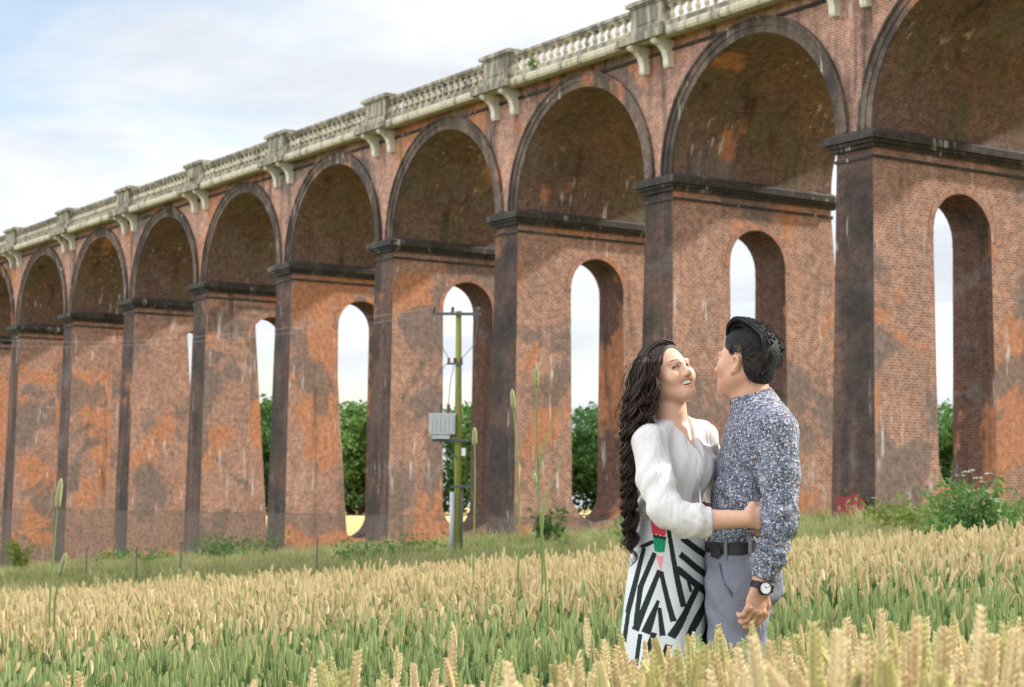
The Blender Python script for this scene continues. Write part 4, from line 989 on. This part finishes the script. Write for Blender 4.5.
# collar: a folded band round the neck
mbc = MB(); nth = 48; rg = []
cc, cu = L(753, 401, 0), unit(L(752, 395, 0) - L(757, 412, 0))
ex = unit(np.array([1.0, 0, 0]) - np.array([1.0, 0, 0]) @ cu * cu); ey_ = np.cross(cu, ex)
for j in range(nth + 1):
    q = math.pi + .16 + (2 * math.pi - .32) * j / nth; rr_ = ex * math.cos(q) * .061 + ey_ * math.sin(q) * .060; out = unit(rr_); fr_ = (1 - math.cos(q)) / 2
    rg.append([cc + rr_ * .97 - cu * .030, cc + rr_ * .98 + cu * .022, cc + rr_ * 1.05 + cu * .028, cc + rr_ * 1.14 + cu * .018, cc + rr_ * 1.28 + out * .006 - cu * (.020 + .022 * fr_**3), cc + rr_ * 1.20 - cu * (.022 + .022 * fr_**3)])
for a, b in zip(rg[:-1], rg[1:]):
    for i in range(5): mbc.poly([a[i], b[i], b[i+1], a[i+1]])
mbc.build('collar', M_FLORAL, shirt, False)
# yoke, armhole and cuff seams read as raised stitching lines
def tube_obj(name, pts, r, m, parent, n=6): q = MB(); q.tube(pts, r, n); return q.build(name, m, parent, True)
# trousers
F = Field((-.32, -.32, -.01), (.30, .34, 1.06), .006)
F.ell(L(734, 556, 0), (.086, .158, .06), .03); F.ell(L(737, 580, 0), (.100, .166, .12), .05)
for s in (-1, 1):
    F.ell(L(754, 582, s * .075), (.092, .085, .095), .04)
    F.chain([L(737, 592, s * .085), L(738, 700, s * .095), np.array([.0, s * .10, .06])], [.099, .078, .070], .03)
topz = L(734, 551, 0)[2]
F.apply(lambda d, p: np.maximum(d - .003 * np.sin(p[..., 2] * 70 + 40 * p[..., 0] + 3 * np.sin(p[..., 1] * 22)) * smoothst(-p[..., 2], -.93, -.85), p[..., 2] - topz), (-.32, -.32, -.01), (.30, .34, 1.06))
V, Fc = F.mesh(); tro = fmesh('trousers', V, Fc, [M_TROUS], man, None, 1)
# belt
bc = L(734, 548.5, 0); bh = .021
mbb = MB(); nth = 64; R0 = []
for j in range(nth):
    q = 2 * math.pi * j / nth; cx_, sy_ = math.cos(q), math.sin(q); R0.append([(bc[0] + (.0855 + e) * cx_, bc[1] + (.1575 + e) * sy_, bc[2] + z) for e, z in ((-.004, -bh), (.0035, -bh), (.0035, bh), (-.004, bh))])
for j in range(nth):
    a, b = R0[j], R0[(j + 1) % nth]
    for i in range(4): mbb.poly([a[i], b[i], b[(i+1) % 4], a[(i+1) % 4]])
belt = mbb.build('belt', M_BELT, man)
tg = []
def on_belt(q, z, e): return (bc[0] + (.0855 + e) * math.cos(q), bc[1] + (.1575 + e) * math.sin(q), bc[2] + z)
mbt = MB(); qs = np.linspace(-2.62, -2.22, 9)
for i, (q0, q1) in enumerate(zip(qs[:-1], qs[1:])):
    h0 = .022 if i < 6 else .022 - .006 * (i - 6); h1 = .022 if i < 5 else .022 - .006 * (i - 5); dz0, dz1 = -.012 * i / 8, -.012 * (i + 1) / 8
    mbt.poly([on_belt(q0, -h0 + dz0, .009), on_belt(q1, -h1 + dz1, .009), on_belt(q1, h1 + dz1, .009), on_belt(q0, h0 + dz0, .009)])
    mbt.poly([on_belt(q0, -h0 + dz0, .004), on_belt(q1, -h1 + dz1, .004), on_belt(q1, -h1 + dz1, .009), on_belt(q0, -h0 + dz0, .009)])
    mbt.poly([on_belt(q0, h0 + dz0, .009), on_belt(q1, h1 + dz1, .009), on_belt(q1, h1 + dz1, .004), on_belt(q0, h0 + dz0, .004)])
mbt.build('belt_tongue', M_BELT, belt)
for q in (-1.25, -2.05):
    mbl = MB(); w_ = .05
    mbl.poly([on_belt(q - w_, -.030, .009), on_belt(q + w_, -.030, .009), on_belt(q + w_, .030, .009), on_belt(q - w_, .030, .009)])
    mbl.poly([on_belt(q - w_, -.030, -.01), on_belt(q - w_, -.030, .009), on_belt(q - w_, .030, .009), on_belt(q - w_, .030, -.01)])
    mbl.poly([on_belt(q + w_, -.030, .009), on_belt(q + w_, -.030, -.01), on_belt(q + w_, .030, -.01), on_belt(q + w_, .030, .009)])
    mbl.build('belt_loop', M_TROUS, tro)
def onto(a, b, FV, lift=.002, dmax=1.0):
    """point of a surface (vertex cloud) that the photograph shows at pixel a,b: nearest-to-viewer vertex around that line of sight"""
    p0 = L(a, b, -.6); p1 = L(a, b, .3); u = unit(p1 - p0); q = FV - p0; t = q @ u; r = np.linalg.norm(q - t[:, None] * u, axis=1); c = np.where(r < .009)[0]
    if len(c) == 0: c = [np.argmin(r)]
    return FV[c[np.argmin(t[c])]] - u * lift
tv = V
tube_obj('pocket_edge', [onto(*q, tv, .0015) for q in ((717, 562), (718.5, 572), (721, 582), (725, 590), (729, 596))], .0035, M_TROUS, tro)
M_SEAM = plain('dark_thread', (.08, .085, .11), .9)
tube_obj('pocket_seam', [onto(*q, tv, .0035) for q in ((718, 561), (719.5, 572), (722, 582), (726, 590), (730, 596))], .0016, M_SEAM, tro)
for s in (-1, 1):
    mbs = MB(); mbs.lathe([(.046, 0), (.05, .02), (.045, .06), (.04, .09)], 12, (.012, s * .10, 0)); mbs.tube([(.03, s * .10, .03), (-.06, s * .105, .035), (-.13, s * .11, .028), (-.17, s * .112, .02)], [.045, .046, .042, .02], 12); mbs.build('shoe', M_SHOE, man, True)
# watch on the near wrist
wc = L(764.5, 588.5, -.283); wn = unit(np.array([.30, -.93, .12])); wx = unit(np.cross(np.array([0, 0, 1.0]), wn)); wy = np.cross(wn, wx)
wat = empty('watch', (0, 0, 0), 0, man)
def disc(r, z0, z1, n=28, m=M_BLACK, nm='watch_case', par=None, hole=0):
    q = MB(); ring = lambda rr_, z: [wc + wn * z + wx * rr_ * math.cos(2*math.pi*j/n) + wy * rr_ * math.sin(2*math.pi*j/n) for j in range(n)]
    a, b = ring(r, z0), ring(r, z1)
    for j in range(n): k = (j+1) % n; q.poly([a[j], a[k], b[k], b[j]])
    q.poly(b); q.poly(a[::-1]); return q.build(nm, m, par)
wcase = disc(.0205, -.004, .008); bpy.data.objects.remove(wat)
wcase.parent = man; wcase.name = 'watch'
disc(.0165, .008, .0088, 28, M_DIAL, 'dial', wcase)
q = MB()
for a, ln, wd in ((2.0, .0085, .0012), (.45, .013, .0009)):
    d_ = wx * math.cos(a) + wy * math.sin(a); e_ = np.cross(wn, d_); c0 = wc + wn * .0094; q.poly([c0 - e_ * wd, c0 + e_ * wd, c0 + d_ * ln + e_ * wd, c0 + d_ * ln - e_ * wd])
for j in range(12):
    a = j * math.pi / 6; d_ = wx * math.cos(a) + wy * math.sin(a); e_ = np.cross(wn, d_); c0 = wc + wn * .0092; w_ = .0006 if j % 3 else .0011; q.poly([c0 + d_ * .0128 - e_ * w_, c0 + d_ * .0128 + e_ * w_, c0 + d_ * .0155 + e_ * w_, c0 + d_ * .0155 - e_ * w_])
q.build('watch_hands', M_BLACK, wcase)
wa = unit(L(758, 600, -.25) - L(764, 578, -.245)); w1 = unit(np.cross(wa, wn)); w2 = np.cross(w1, wa); sc = L(762.0, 586.5, -.246); q = MB(); n_ = 32
for j in range(n_):
    pr = []
    for t_ in (j, j + 1):
        a = 2 * math.pi * t_ / n_; o_ = w1 * math.cos(a) * .0355 + w2 * math.sin(a) * .034; pr.append((sc + o_ - wa * .0105, sc + o_ + wa * .0105))
    q.poly([pr[0][0], pr[1][0], pr[1][1], pr[0][1]])
q.build('strap', M_BLACK, wcase)
# hair: short faded sides and a swept-back quiff
F = Field(Hm.c - .17, Hm.c + .17, .0022)
F.ell(Hm.P(0, -.020, .036), np.array((.0775, .0965, .083)) * Hm.sc, .01, 1, Hm.M); F.ell(Hm.P(0, -.050, -.028), np.array((.062, .048, .055)) * Hm.sc, .03, 1, Hm.M)
def hairline(d, p):
    q = Hm.inv(p.reshape(-1, 3)).reshape(p.shape); y, z, ax = q[..., 1], q[..., 2], np.abs(q[..., 0])
    hz = np.interp(y, [-.14, -.075, -.045, -.030, -.022, .004, .012, .020, .030, .045, .062, .080, .11], [-.088, -.088, -.080, -.045, .022, .026, -.018, -.022, .000, .030, .052, .064, .070])
    return np.maximum(d, hz - z)
F.ell(Hm.P(0, .012, .080), np.array((.050, .042, .034)) * Hm.sc, .012, 1, Hm.M)
for s in (-1, 1): F.ell(Hm.P(s * .042, .016, .066), np.array((.023, .032, .026)) * Hm.sc, .015, 1, Hm.M); F.ell(Hm.P(s * .045, -.02, .070), np.array((.028, .07, .034)) * Hm.sc, .015, 1, Hm.M)
F.apply(hairline, Hm.c - .2, Hm.c + .2)
rs = random.Random(3)
F.ell(Hm.P(0, -.018, .062), np.array((.064, .080, .062)) * Hm.sc, .012, 1, Hm.M)
for i in range(26):   # short tufts over the back of the top
    a = rs.uniform(-.05, .05); b0 = rs.uniform(-.085, -.02); c0 = .100 - (b0 + .02)**2 * 9 - a * a * 8
    F.chain([Hm.P(a, b0, c0), Hm.P(a + rs.gauss(0, .006), b0 - .016, c0 + .010 + rs.gauss(0, .004)), Hm.P(a + rs.gauss(0, .009), b0 - .034, c0 + rs.gauss(0, .004))], np.array([.008, .007, .002]) * Hm.sc, .0015)
for i in range(10):
    x = -.050 + .100 * i / 9; e = 1 - (abs(x) / .060)**2; j = lambda s_: rs.gauss(0, s_ * 1.5)
    pts = [Hm.P(x * .84, .046 + .012 * e, .068 + .010 * e), Hm.P(x * .90 + j(.002), .040 + .012 * e, .094 + .013 * e), Hm.P(x * .95 + j(.003), .022 + .010 * e, .112 + .017 * e + j(.003)), Hm.P(x * 1.02 + j(.004), -.004, .112 + .020 * e + j(.004)),
           Hm.P(x * 1.06 + j(.004), -.046, .098 + .018 * e + j(.003)), Hm.P(x * 1.02 + j(.004), -.086, .069 + .016 * e + j(.003)), Hm.P(x * .95 + j(.003), -.100, .030 + .008 * e), Hm.P(x * .8, -.096, -.010)]
    F.chain(pts, np.array([.004, .0068, .0072, .0070, .0068, .0064, .0055, .004]) * Hm.sc * rs.uniform(.85, 1.2), .0012)
def short_tint(v):
    q = Hm.inv(v); y, z, ax = q[:, 1], q[:, 2], np.abs(q[:, 0]); hz_ = np.interp(y, [-.14, -.075, -.045, -.030, -.022, .004, .012, .020, .030, .045, .062, .080, .11], [-.088, -.088, -.080, -.045, .022, .026, -.018, -.022, .000, .030, .052, .064, .070])
    fade = (1 - smoothst(z - hz_, .0, .030)) * (y < .035) * .75 + (1 - smoothst(z, .03, .075)) * .16 * (ax > .045)
    fade = np.clip(fade, 0, .8)[:, None]; return np.array((.007, .007, .0075)) * (1 - fade) + np.array((.13, .085, .065)) * fade
V, Fc = F.mesh(); hm = fmesh('hair', V, Fc, [M_HAIRM], man, short_tint, 0)
q = MB()   # loose strands over the quiff and combed sides
for i in range(420):
    x = rs.uniform(-.062, .062); e = 1 - (abs(x) / .068)**2; dz = rs.gauss(.016, .003); o_ = rs.gauss(0, .004); t0 = rs.uniform(0, .5)
    path = [(x * .86, .048 + .012 * e, .068 + .010 * e), (x * .92, .044 + .013 * e, .096 + .013 * e), (x * .96, .024 + .011 * e, .116 + .018 * e), (x * 1.02, -.004, .115 + .020 * e), (x * 1.05, -.048, .097 + .016 * e), (x * 1.02, -.088, .068 + .014 * e), (x * .95, -.104, .030 + .008 * e), (x * .85, -.100, -.015)]
    path = [Hm.P(a + o_ * (1 + k * .4), b * 1.0, c + dz * .55 + rs.gauss(0, .0012)) for k, (a, b, c) in enumerate(path)][:rs.randint(5, 8)]
    if len(path) > 2: q.tube(path, [.0010] + [.0015] * (len(path) - 2) + [.0004], 5, 0, False)
for i in range(170):
    a = rs.uniform(-.058, .058); b0 = rs.uniform(-.095, .035); c0 = .112 + .018 * (1 - (a / .06)**2) - max(0, -.03 - b0) * .75; ln = rs.uniform(.016, .034); up = rs.uniform(.10, .55)
    q.tube([Hm.P(a, b0, c0 - .008), Hm.P(a + rs.gauss(0, .003), b0 - ln * .5, c0 + ln * up * .7), Hm.P(a + rs.gauss(0, .007), b0 - ln, c0 + ln * up * .6 - .004)], [.0016, .0013, .0003], 4, 0, False)
for i in range(500):   # short clipped sides and nape: a broken hairline instead of a hard edge
    an = rs.uniform(0, 1); y = rs.uniform(-.095, .030); z = rs.uniform(-.075, .05); sd = rs.choice((-1, 1))
    hz_ = np.interp(y, [-.14, -.075, -.045, -.030, -.022, .004, .012, .020, .030], [-.092, -.092, -.085, -.050, .024, .028, -.026, -.030, -.006])
    if z < hz_ - .004 * an: continue
    kk = 1 - ((y + .020) / .0985)**2 - ((z - .036) / .0845)**2
    if z < .0: kk = max(kk, 1 - ((y + .050) / .050)**2 - ((z + .028) / .057)**2) if y < -.02 else kk
    if kk <= .02: continue
    xx = sd * (.0785 if z > 0 or y > -.02 else .066) * math.sqrt(kk); q.tube([Hm.P(xx * .99, y, z), Hm.P(xx * 1.02, y - .004, z - .004), Hm.P(xx * 1.025, y - .008, z - .010)], [.0008, .0007, .0002], 3, 0, False)
q.build('hair_strands', matte(M_STRAND), hm, True)

# =============================== the woman
wb, L = frame(668, WOM_D)
SK_W = (.68, .42, .30)
Hw = Head(L(667.0, 373.0, .045), (.58, -.78, .25), (.76, .62, .20), .88)
F = Field((-.22, -.33, -.02), (.34, .36, 1.72), .0030)
F.chain([Hw.P(0, -.012, -.055), L(670, 412, .05), L(672, 432, .05)], [.048, .047, .058], .025)
F.ell(L(676, 468, .045), (.078, .118, .125), .04); F.ell(L(667, 512, .04), (.068, .092, .12), .04); F.ell(L(665, 560, .04), (.065, .09, .09), .04)
F.cone(L(668, 436, .01), L(650, 446, -.09), .034, .040, .03); F.cone(L(680, 433, .08), L(699, 440, .155), .034, .040, .03)
EL, WRW = L(667.5, 510, -.235), L(745, 519, -.262)
F.chain([L(648, 443, -.10), EL, L(705, 520, -.262), WRW], [.042, .034, .031, .026], .02)
F.chain([L(700, 437, .165), L(722, 500, .27), L(762, 515, .26)], [.046, .036, .026], .02)
for s in (-1, 1):
    F.chain([L(665, 580, .04 + s * .055), L(667, 720, .04 + s * .065), np.array([.0, .04 + s * .07, .06])], [.055, .045, .036], .03); F.chain([np.array([.0, .04 + s * .07, .045]), np.array([.13, s * .075, .028])], [.034, .026], .02)
head_field(F, Hw, True, True)
hand(F, WRW, L(762, 518, -.235) - WRW, (.25, -.85, .35), .93, .62, -1, .8)
hand(F, L(762, 515, .26), (.8, -.4, -.1), (.2, .8, 0), .9, .4)
V, Fc = F.mesh()
wom = fmesh('person', V, Fc, [M_SKIN], None, lambda v: face_tint(Hw, v, SK_W, True, True), 1, tuple(wb)); wom.rotation_euler = (0, 0, ANG)
tag(wom, 'laughing woman with long wavy dark hair, white blouse and striped skirt, hugging the man', 'person')
wv = V
# teeth, irises, earring
q = MB(); n_ = 14
for i in range(n_):
    pr = []
    for t_ in (i, i + 1):
        a = -1 + 2 * t_ / n_; pr.append((Hw.P(a * .030, .0870 - .015 * a * a, -.0510 - .001 * a * a), Hw.P(a * .029, .0860 - .015 * a * a, -.0660 + .0060 * a * a)))
    q.poly([pr[0][0], pr[1][0], pr[1][1], pr[0][1]])
q.build('teeth', M_TEETH, wom, True)
q = MB(); q.lathe([(.001, -.006), (.005, -.004), (.006, 0), (.005, .004), (.001, .006)], 10, tuple(Hw.P(-.078, .0, -.050))); q.build('earring', M_PEARL, wom, True)
# blouse
F = Field((-.32, -.46, .66), (.34, .46, 1.50), .0042)
F.ell(L(677, 470, .045), (.098, .142, .135), .05); F.ell(L(667, 515, .035), (.106, .125, .10), .05); F.ell(L(694, 468, -.015), (.058, .062, .062), .04); F.ell(L(702, 466, .09), (.055, .06, .06), .04)
F.cone(L(668, 434, .0), L(649, 442, -.09), .048, .052, .04); F.cone(L(680, 430, .09), L(700, 437, .155), .048, .052, .04)
F.chain([L(649, 444, -.10), L(656, 480, -.165), EL + np.array([-.005, .0, .0]), L(686, 520, -.258), L(700, 521, -.262), L(708, 521.5, -.262)], [.054, .056, .050, .048, .046, .041], .022)
F.cone(L(704.5, 521.5, -.262), L(710.5, 521.2, -.262), .0385, .0385, .004)
F.chain([L(700, 438, .165), L(722, 500, .27), L(748, 512, .265)], [.054, .05, .038], .02)
F.chain([L(671, 425, .05), L(672, 436, .05)], [.058, .07], .04)
hz = L(660, 520, 0)[2]
def wr_bl(d, p):
    s = np.sin((p[..., 2] * .8 - p[..., 0] * 1.5) * 62 + 3 * np.sin(p[..., 1] * 20 + p[..., 2] * 9)) ; d = d - .0022 * s * (p[..., 2] < 1.36)
    s2 = np.sin(p[..., 0] * 120 + 30 * p[..., 1] + 4 * np.sin(p[..., 2] * 60)); return d - .0018 * s2 * (p[..., 1] < -.17) * (p[..., 0] > .02) * (p[..., 0] < .125)
F.apply(wr_bl, (-.32, -.46, .66), (.34, .46, 1.50))
F.apply(lambda d, p: np.where((p[..., 1] > -.17), np.maximum(d, hz + .02 * np.sin(p[..., 0] * 9 + 1.5) - p[..., 2]), d), (-.32, -.46, .66), (.34, .46, 1.2))
# neckline: a V cut into the front and a round back
V1 = L(700, 466, -.06); A1, B1 = L(655, 424, -.01), L(690, 423, .085)
nn = unit(np.array([.70, -.70, .12]))
e1 = unit(B1 - A1); dn = unit(V1 - (A1 + B1) / 2)
def vneck(d, p):
    q = p - (A1 + B1) / 2; v = q @ dn; dep = np.linalg.norm(V1 - (A1 + B1) / 2); e = unit(e1 - (e1 @ dn) * dn); u = np.abs(q @ e)
    wd = np.interp(v, [-.08, -.01, .02, dep * .55, dep], [.075, .066, .052, .020, .0]); cut = np.maximum(u - wd, v - dep); frontal = ((p - L(672, 440, .05)) @ nn) > -.045
    return np.where(frontal & (v > -.09), np.maximum(d, -cut), d)
F.apply(vneck, (-.3, -.4, 1.15), (.34, .4, 1.50))
F.cone(L(670, 400, .05), L(671, 428, .05), .054, .054, .006, -1)
cx_ = L(711.5, 521, -.262)[0]
F.apply(lambda d, p: np.where(p[..., 1] < -.17, np.maximum(d, p[..., 0] - cx_), d), (-.32, -.46, .66), (.34, .46, 1.25))
V, Fc = F.mesh(); blo = fmesh('blouse', V, Fc, [M_BLOUSE], wom, None, 1)
tube_obj('placket', [onto(*q, V, .001) for q in ((700, 467), (701, 478), (702, 492), (703, 504))], .0035, M_BLOUSE, blo)
F = Field(L(677, 470, .045) - .2, L(677, 470, .045) + .2, .004)
F.ell(L(677, 474, .045), (.090, .130, .100), .03); F.apply(lambda d, p: np.maximum(d, ((p - L(697, 455, -.04)) @ unit([.3, -.3, 1.0]))), L(677, 470, .045) - .2, L(677, 470, .045) + .2)
V, Fc = F.mesh(); fmesh('camisole', V, Fc, [M_BLOUSE], wom, None, 1)
# skirt with a printed pattern of bold stripes
zt = L(664, 519, 0)[2]; rows = []
prs = [(519, 664, 25.5, .105), (530, 668, 33, .118), (545, 669.5, 37, .128), (562, 668.5, 38, .138), (580, 667, 39.5, .147), (600, 665.5, 40.5, .156), (640, 663.5, 43, .175), (690, 663, 46, .190), (760, 662, 50, .205)]
py = np.array([p[0] for p in prs]); nrow = 330
for i in range(nrow):
    y = 519 + (760 - 519) * i / (nrow - 1); cx_, rx, ry = (np.interp(y, py, [p[j] for p in prs]) for j in (1, 2, 3)); c = L(cx_, y, .04)
    rows.append((c, rx * WOM_D / FPX, ry, .022 * smoothst(y, 530, 640), .6 + (y - 519) * .004))
Lw = L
def skirt_tint(Vv):
    # pattern laid out on the cloth: s along the waist line as worn towards the front, t down the cloth (both in cm)
    base = wb; W = np.stack([Vv[:, 0], Vv[:, 1], Vv[:, 2]], 1)
    cz = np.interp(W[:, 2], [L(664, p, 0)[2] for p in py[::-1]], [L(p[1], p[0], .04)[0] for p in prs][::-1])
    ra = np.interp(W[:, 2], [L(664, p, 0)[2] for p in py[::-1]], [p[2] * WOM_D / FPX for p in prs][::-1])
    th = np.arctan2((W[:, 1] - .04) / .15, (W[:, 0] - cz) / ra)                      # -pi/2 faces the camera
    cx = np.interp(W[:, 2], [L(664, p, 0)[2] for p in py[::-1]], [p[1] for p in prs][::-1]); s = np.cos(th) * ra * 319 + cx; t = 519 + (L(664, 519, 0)[2] - W[:, 2]) * 319       # cloth coordinates, one unit = 3.1 mm
    s = np.where(np.sin(th) > 0, cx + 2 * ra * 319 * np.sign(s - cx) - (s - cx), s)
    C = np.tile(np.array((.60, .63, .64)), (len(W), 1)); K = np.array((.022, .026, .028))
    def band(x0, y0, x1, y1, w0, w1, col=K):
        d = np.array([x1 - x0, y1 - y0]); ln = np.hypot(*d); d = d / ln; u = (s - x0) * d[0] + (t - y0) * d[1]; v = np.abs(-(s - x0) * d[1] + (t - y0) * d[0])
        m = (u > 0) & (u < ln) & (v < np.interp(u, [0, ln], [w0, w1]) / 2); C[m] = col
    def tri(pts, col):
        m = np.ones(len(s), bool); n = len(pts); sg = np.sign(sum((pts[(i+1) % n][0] - pts[i][0]) * (pts[(i+1) % n][1] + pts[i][1]) for i in range(n)))
        for i in range(n):
            (a, b), (c, d) = pts[i], pts[(i+1) % n]; m &= sg * ((c - a) * (t - b) - (d - b) * (s - a)) <= 0
        C[m] = col
    for q_ in ((663.5, 523, 678, 604, 5, 6), (680, 537, 712, 561, 6.5, 6.5), (677, 553, 712, 581, 6.5, 6.5), (673, 567, 712, 598, 7, 7),
               (695, 584, 666, 633, 6, 7.5), (684, 579, 687, 590, 3.5, 3.5), (705, 596, 682, 633, 7, 8), (708, 624, 686, 650, 8, 8),
               (657, 570, 668.5, 618, 4.5, 5.5), (655.5, 569, 634.5, 628, 4.5, 7), (655, 598, 644.5, 630, 3, 9), (656, 605, 659, 632, 3.5, 5.5),
               (650.5, 552, 638.5, 585, 5, 5), (638.5, 584, 634.5, 622, 5, 4), (640.5, 548, 628, 612, 3.5, 4.5), (630, 600, 625.5, 640, 3, 4),
               (639.5, 631, 636, 662, 4.5, 4.5), (652, 629, 644, 656, 5, 5.5), (664, 640, 655, 672, 6, 7), (648.5, 541, 638, 547, 4, 4)): band(*q_)
    for i in range(5): band(706 - i * 2, 650 + i * 18, 660, 712 + i * 20, 7, 8); band(628, 660 + i * 25, 655, 700 + i * 25, 6, 7)
    for x in (606, 616, 728, 740, 752, 590, 575, 766): band(x, 524, x + (x - 664) * .35, 760, 6, 8)
    tri([(645, 526), (663.0, 522), (659.5, 569), (656, 569)], np.array((.60, .63, .64)))
    tri([(645, 515), (663.0, 515), (661, 536), (647, 533.5)], np.array((.62, .055, .075))); tri([(647.5, 534), (662, 536.5), (661.6, 539.5), (648, 537)], K)
    tri([(648, 537), (661.6, 539.5), (660, 552), (650, 551)], np.array((.012, .26, .13))); tri([(651.5, 554.5), (659.7, 555.5), (657.5, 570), (656, 568)], np.array((.75, .30, .34)))
    return C
sk = ring_loft(rows, 560, 'skirt', [M_SKIRT], wom, skirt_tint)
so_ = sk.modifiers.new('thick', 'SOLIDIFY'); so_.thickness = .002; so_.offset = -1
for s in (-1, 1):
    q = MB(); q.tube([(-.03, .04 + s * .07, .02), (.05, .03 + s * .073, .03), (.12, s * .075, .026), (.16, s * .076, .02)], [.034, .036, .034, .016], 12); q.build('shoe', M_BLACK, wom, True)
# hair: smooth crown, then wavy locks that tighten into ringlets
F = Field(Hw.c - .20, Hw.c + .20, .0032)
F.ell(Hw.P(0, -.022, .036), np.array((.0815, .0975, .0835)) * Hw.sc, .01, 1, Hw.M); F.ell(Hw.P(-.02, -.055, -.03), np.array((.074, .058, .078)) * Hw.sc, .04, 1, Hw.M)
def whair(d, p):
    q = Hw.inv(p.reshape(-1, 3)).reshape(p.shape); x, y, z = q[..., 0], q[..., 1], q[..., 2]
    hz = np.interp(y, [-.14, -.03, .0, .022, .035, .050, .066, .080, .11], [-.15, -.15, -.13, -.09, -.02, .028, .20, .20, .20])
    groove = .0018 * np.sin(np.arctan2(x + .0, z - .02) * 34 + 8 * y / .1)
    return np.maximum(d + groove, hz - z)
F.apply(whair, Hw.c - .2, Hw.c + .2)
V, Fc = F.mesh(); hw = fmesh('hair', V, Fc, [M_HAIRW], wom, None, 0)
rs = random.Random(21); q = MB()
guide_out = [(640, 352), (631, 362), (627, 378), (624, 395), (621.5, 412), (622, 432), (623.5, 452), (624, 475), (624, 500), (624.5, 525), (625.5, 550), (627, 576)]
guide_in = [(668, 347), (663, 358), (661, 374), (660, 390), (658.5, 406), (652, 425), (640, 446), (634.5, 470), (634.5, 498), (636.5, 525), (636, 550), (634, 570)]
NG = len(guide_out) - 1
clumps = [((c_ + .5) / 8, rs.uniform(.1, .9), rs.uniform(0, 6.28), rs.uniform(.9, 1.12), rs.uniform(.86, 1.0)) for c_ in range(8)] + [((c_ + .5) / 5, rs.uniform(.5, 1), rs.uniform(0, 6.28), rs.uniform(.9, 1.12), rs.uniform(.7, .95)) for c_ in range(5)]
for ca_, cb_, ph, fr, cend in clumps:
    for i in range(44):
        oa, ob, on = rs.gauss(0, .075), rs.gauss(0, .15), rs.gauss(0, .45); n_ = 56; pts, rad = [], []; end = cend * rs.uniform(.90, 1.0); r0 = rs.uniform(.0010, .0022) if i > 3 else rs.uniform(.003, .0045); spread = rs.uniform(.2, 2.2); st_ = rs.uniform(.0, .13)
        for k in range(n_):
            t_ = st_ + (k / (n_ - 1)) * (end - st_); u = t_ * NG; j = min(int(u), NG - 1); f = u - j
            go_ = np.array(guide_out[j]) * (1 - f) + np.array(guide_out[j+1]) * f; gi_ = np.array(guide_in[j]) * (1 - f) + np.array(guide_in[j+1]) * f
            tight = np.interp(t_, [0, .3, .6, 1], [2.2, 1.6, .9, .6]); aa = np.clip(ca_ + oa * tight, 0, 1); bb = np.clip(cb_ + ob * tight, 0, 1); pp = go_ + (gi_ - go_) * (.10 + .80 * aa)
            dep = np.interp(t_, [0, .10, .3, .45, 1], [.045, -.035, -.062, -.10, -.09]) + bb * np.interp(t_, [0, .12, .4, 1], [.06, .11, .12, .07])
            if t_ < .40: dep += np.interp(t_, [0, .1, .3, .4], [.02, .035, .02, 0]) * max(0, (.5 - aa) * 2)**2
            am = np.interp(t_, [0, .10, .25, .5, .8, 1], [0, .0008, .0080, .0115, .0125, .012]); th_ = 6.283 * np.interp(t_, [0, .3, .6, 1], [0, 1.9, 5.2, 11.0]) * fr + ph + on * .8
            c = Lw(pp[0], pp[1], dep) + np.array([am * math.sin(th_), am * math.cos(th_), .35 * am * math.sin(th_ + 1)]) + spread * np.array([.003 * math.sin(on * 9), .004 * math.cos(on * 7), 0])
            pts.append(c); rad.append(r0 * np.interp(k / (n_ - 1), [0, .12, .8, 1], [.05, 1.1, .9, .12]))
        q.tube(pts, rad, 5, 0, False)
for sd, cnt in ((-1, 170), (1, 70)):   # combed from the parting down the sides of the skull
    for i in range(cnt):
        y0 = rs.uniform(-.105, .058); n_ = 12; pts = []; back = rs.uniform(.02, .07) + max(0, y0) * 1.1; d0 = rs.gauss(.0015, .0012)
        for k in range(n_):
            t_ = k / (n_ - 1); y = y0 - back * t_ * (1 if y0 > -.06 else .3); kk = math.sqrt(max(.02, 1 - ((y + .022) / .104)**2)); an = .08 + t_ * 1.75
            pts.append(Hw.P(.010 + sd * (.085 * math.sin(an) * kk + d0), y, .036 + (.087 * kk) * math.cos(an) + d0))
        q.tube(pts, [.0010] + [.0020] * (n_ - 2) + [.0008], 4, 0, False)
for i in range(110):
    a, b = rs.uniform(-.25, 1.05), rs.uniform(-.1, 1.1); n_ = 26; t0 = rs.uniform(.05, .7); ln = rs.uniform(.12, .35); ph = rs.uniform(0, 6.28); pts = []
    for k in range(n_):
        t_ = min(1.0, t0 + ln * k / (n_ - 1)); u = t_ * NG; j = min(int(u), NG - 1); f = u - j
        go_ = np.array(guide_out[j]) * (1 - f) + np.array(guide_out[j+1]) * f; gi_ = np.array(guide_in[j]) * (1 - f) + np.array(guide_in[j+1]) * f; aa = np.clip(a, -.12, 1.02); pp = go_ + (gi_ - go_) * aa
        dep = np.interp(t_, [0, .10, .3, .45, 1], [.045, -.03, -.062, -.10, -.09]) + b * np.interp(t_, [0, .12, .4, 1], [.06, .11, .12, .07]); am = np.interp(t_, [0, .2, 1], [0, .005, .014])
        pts.append(Lw(pp[0], pp[1], dep) + np.array([am * math.sin(45 * t_ + ph), am * math.cos(45 * t_ + ph), 0]))
    q.tube(pts, [.0004] + [.0007] * (n_ - 2) + [.0002], 4, 0, False)
q.build('locks', M_HAIRW, hw, True)
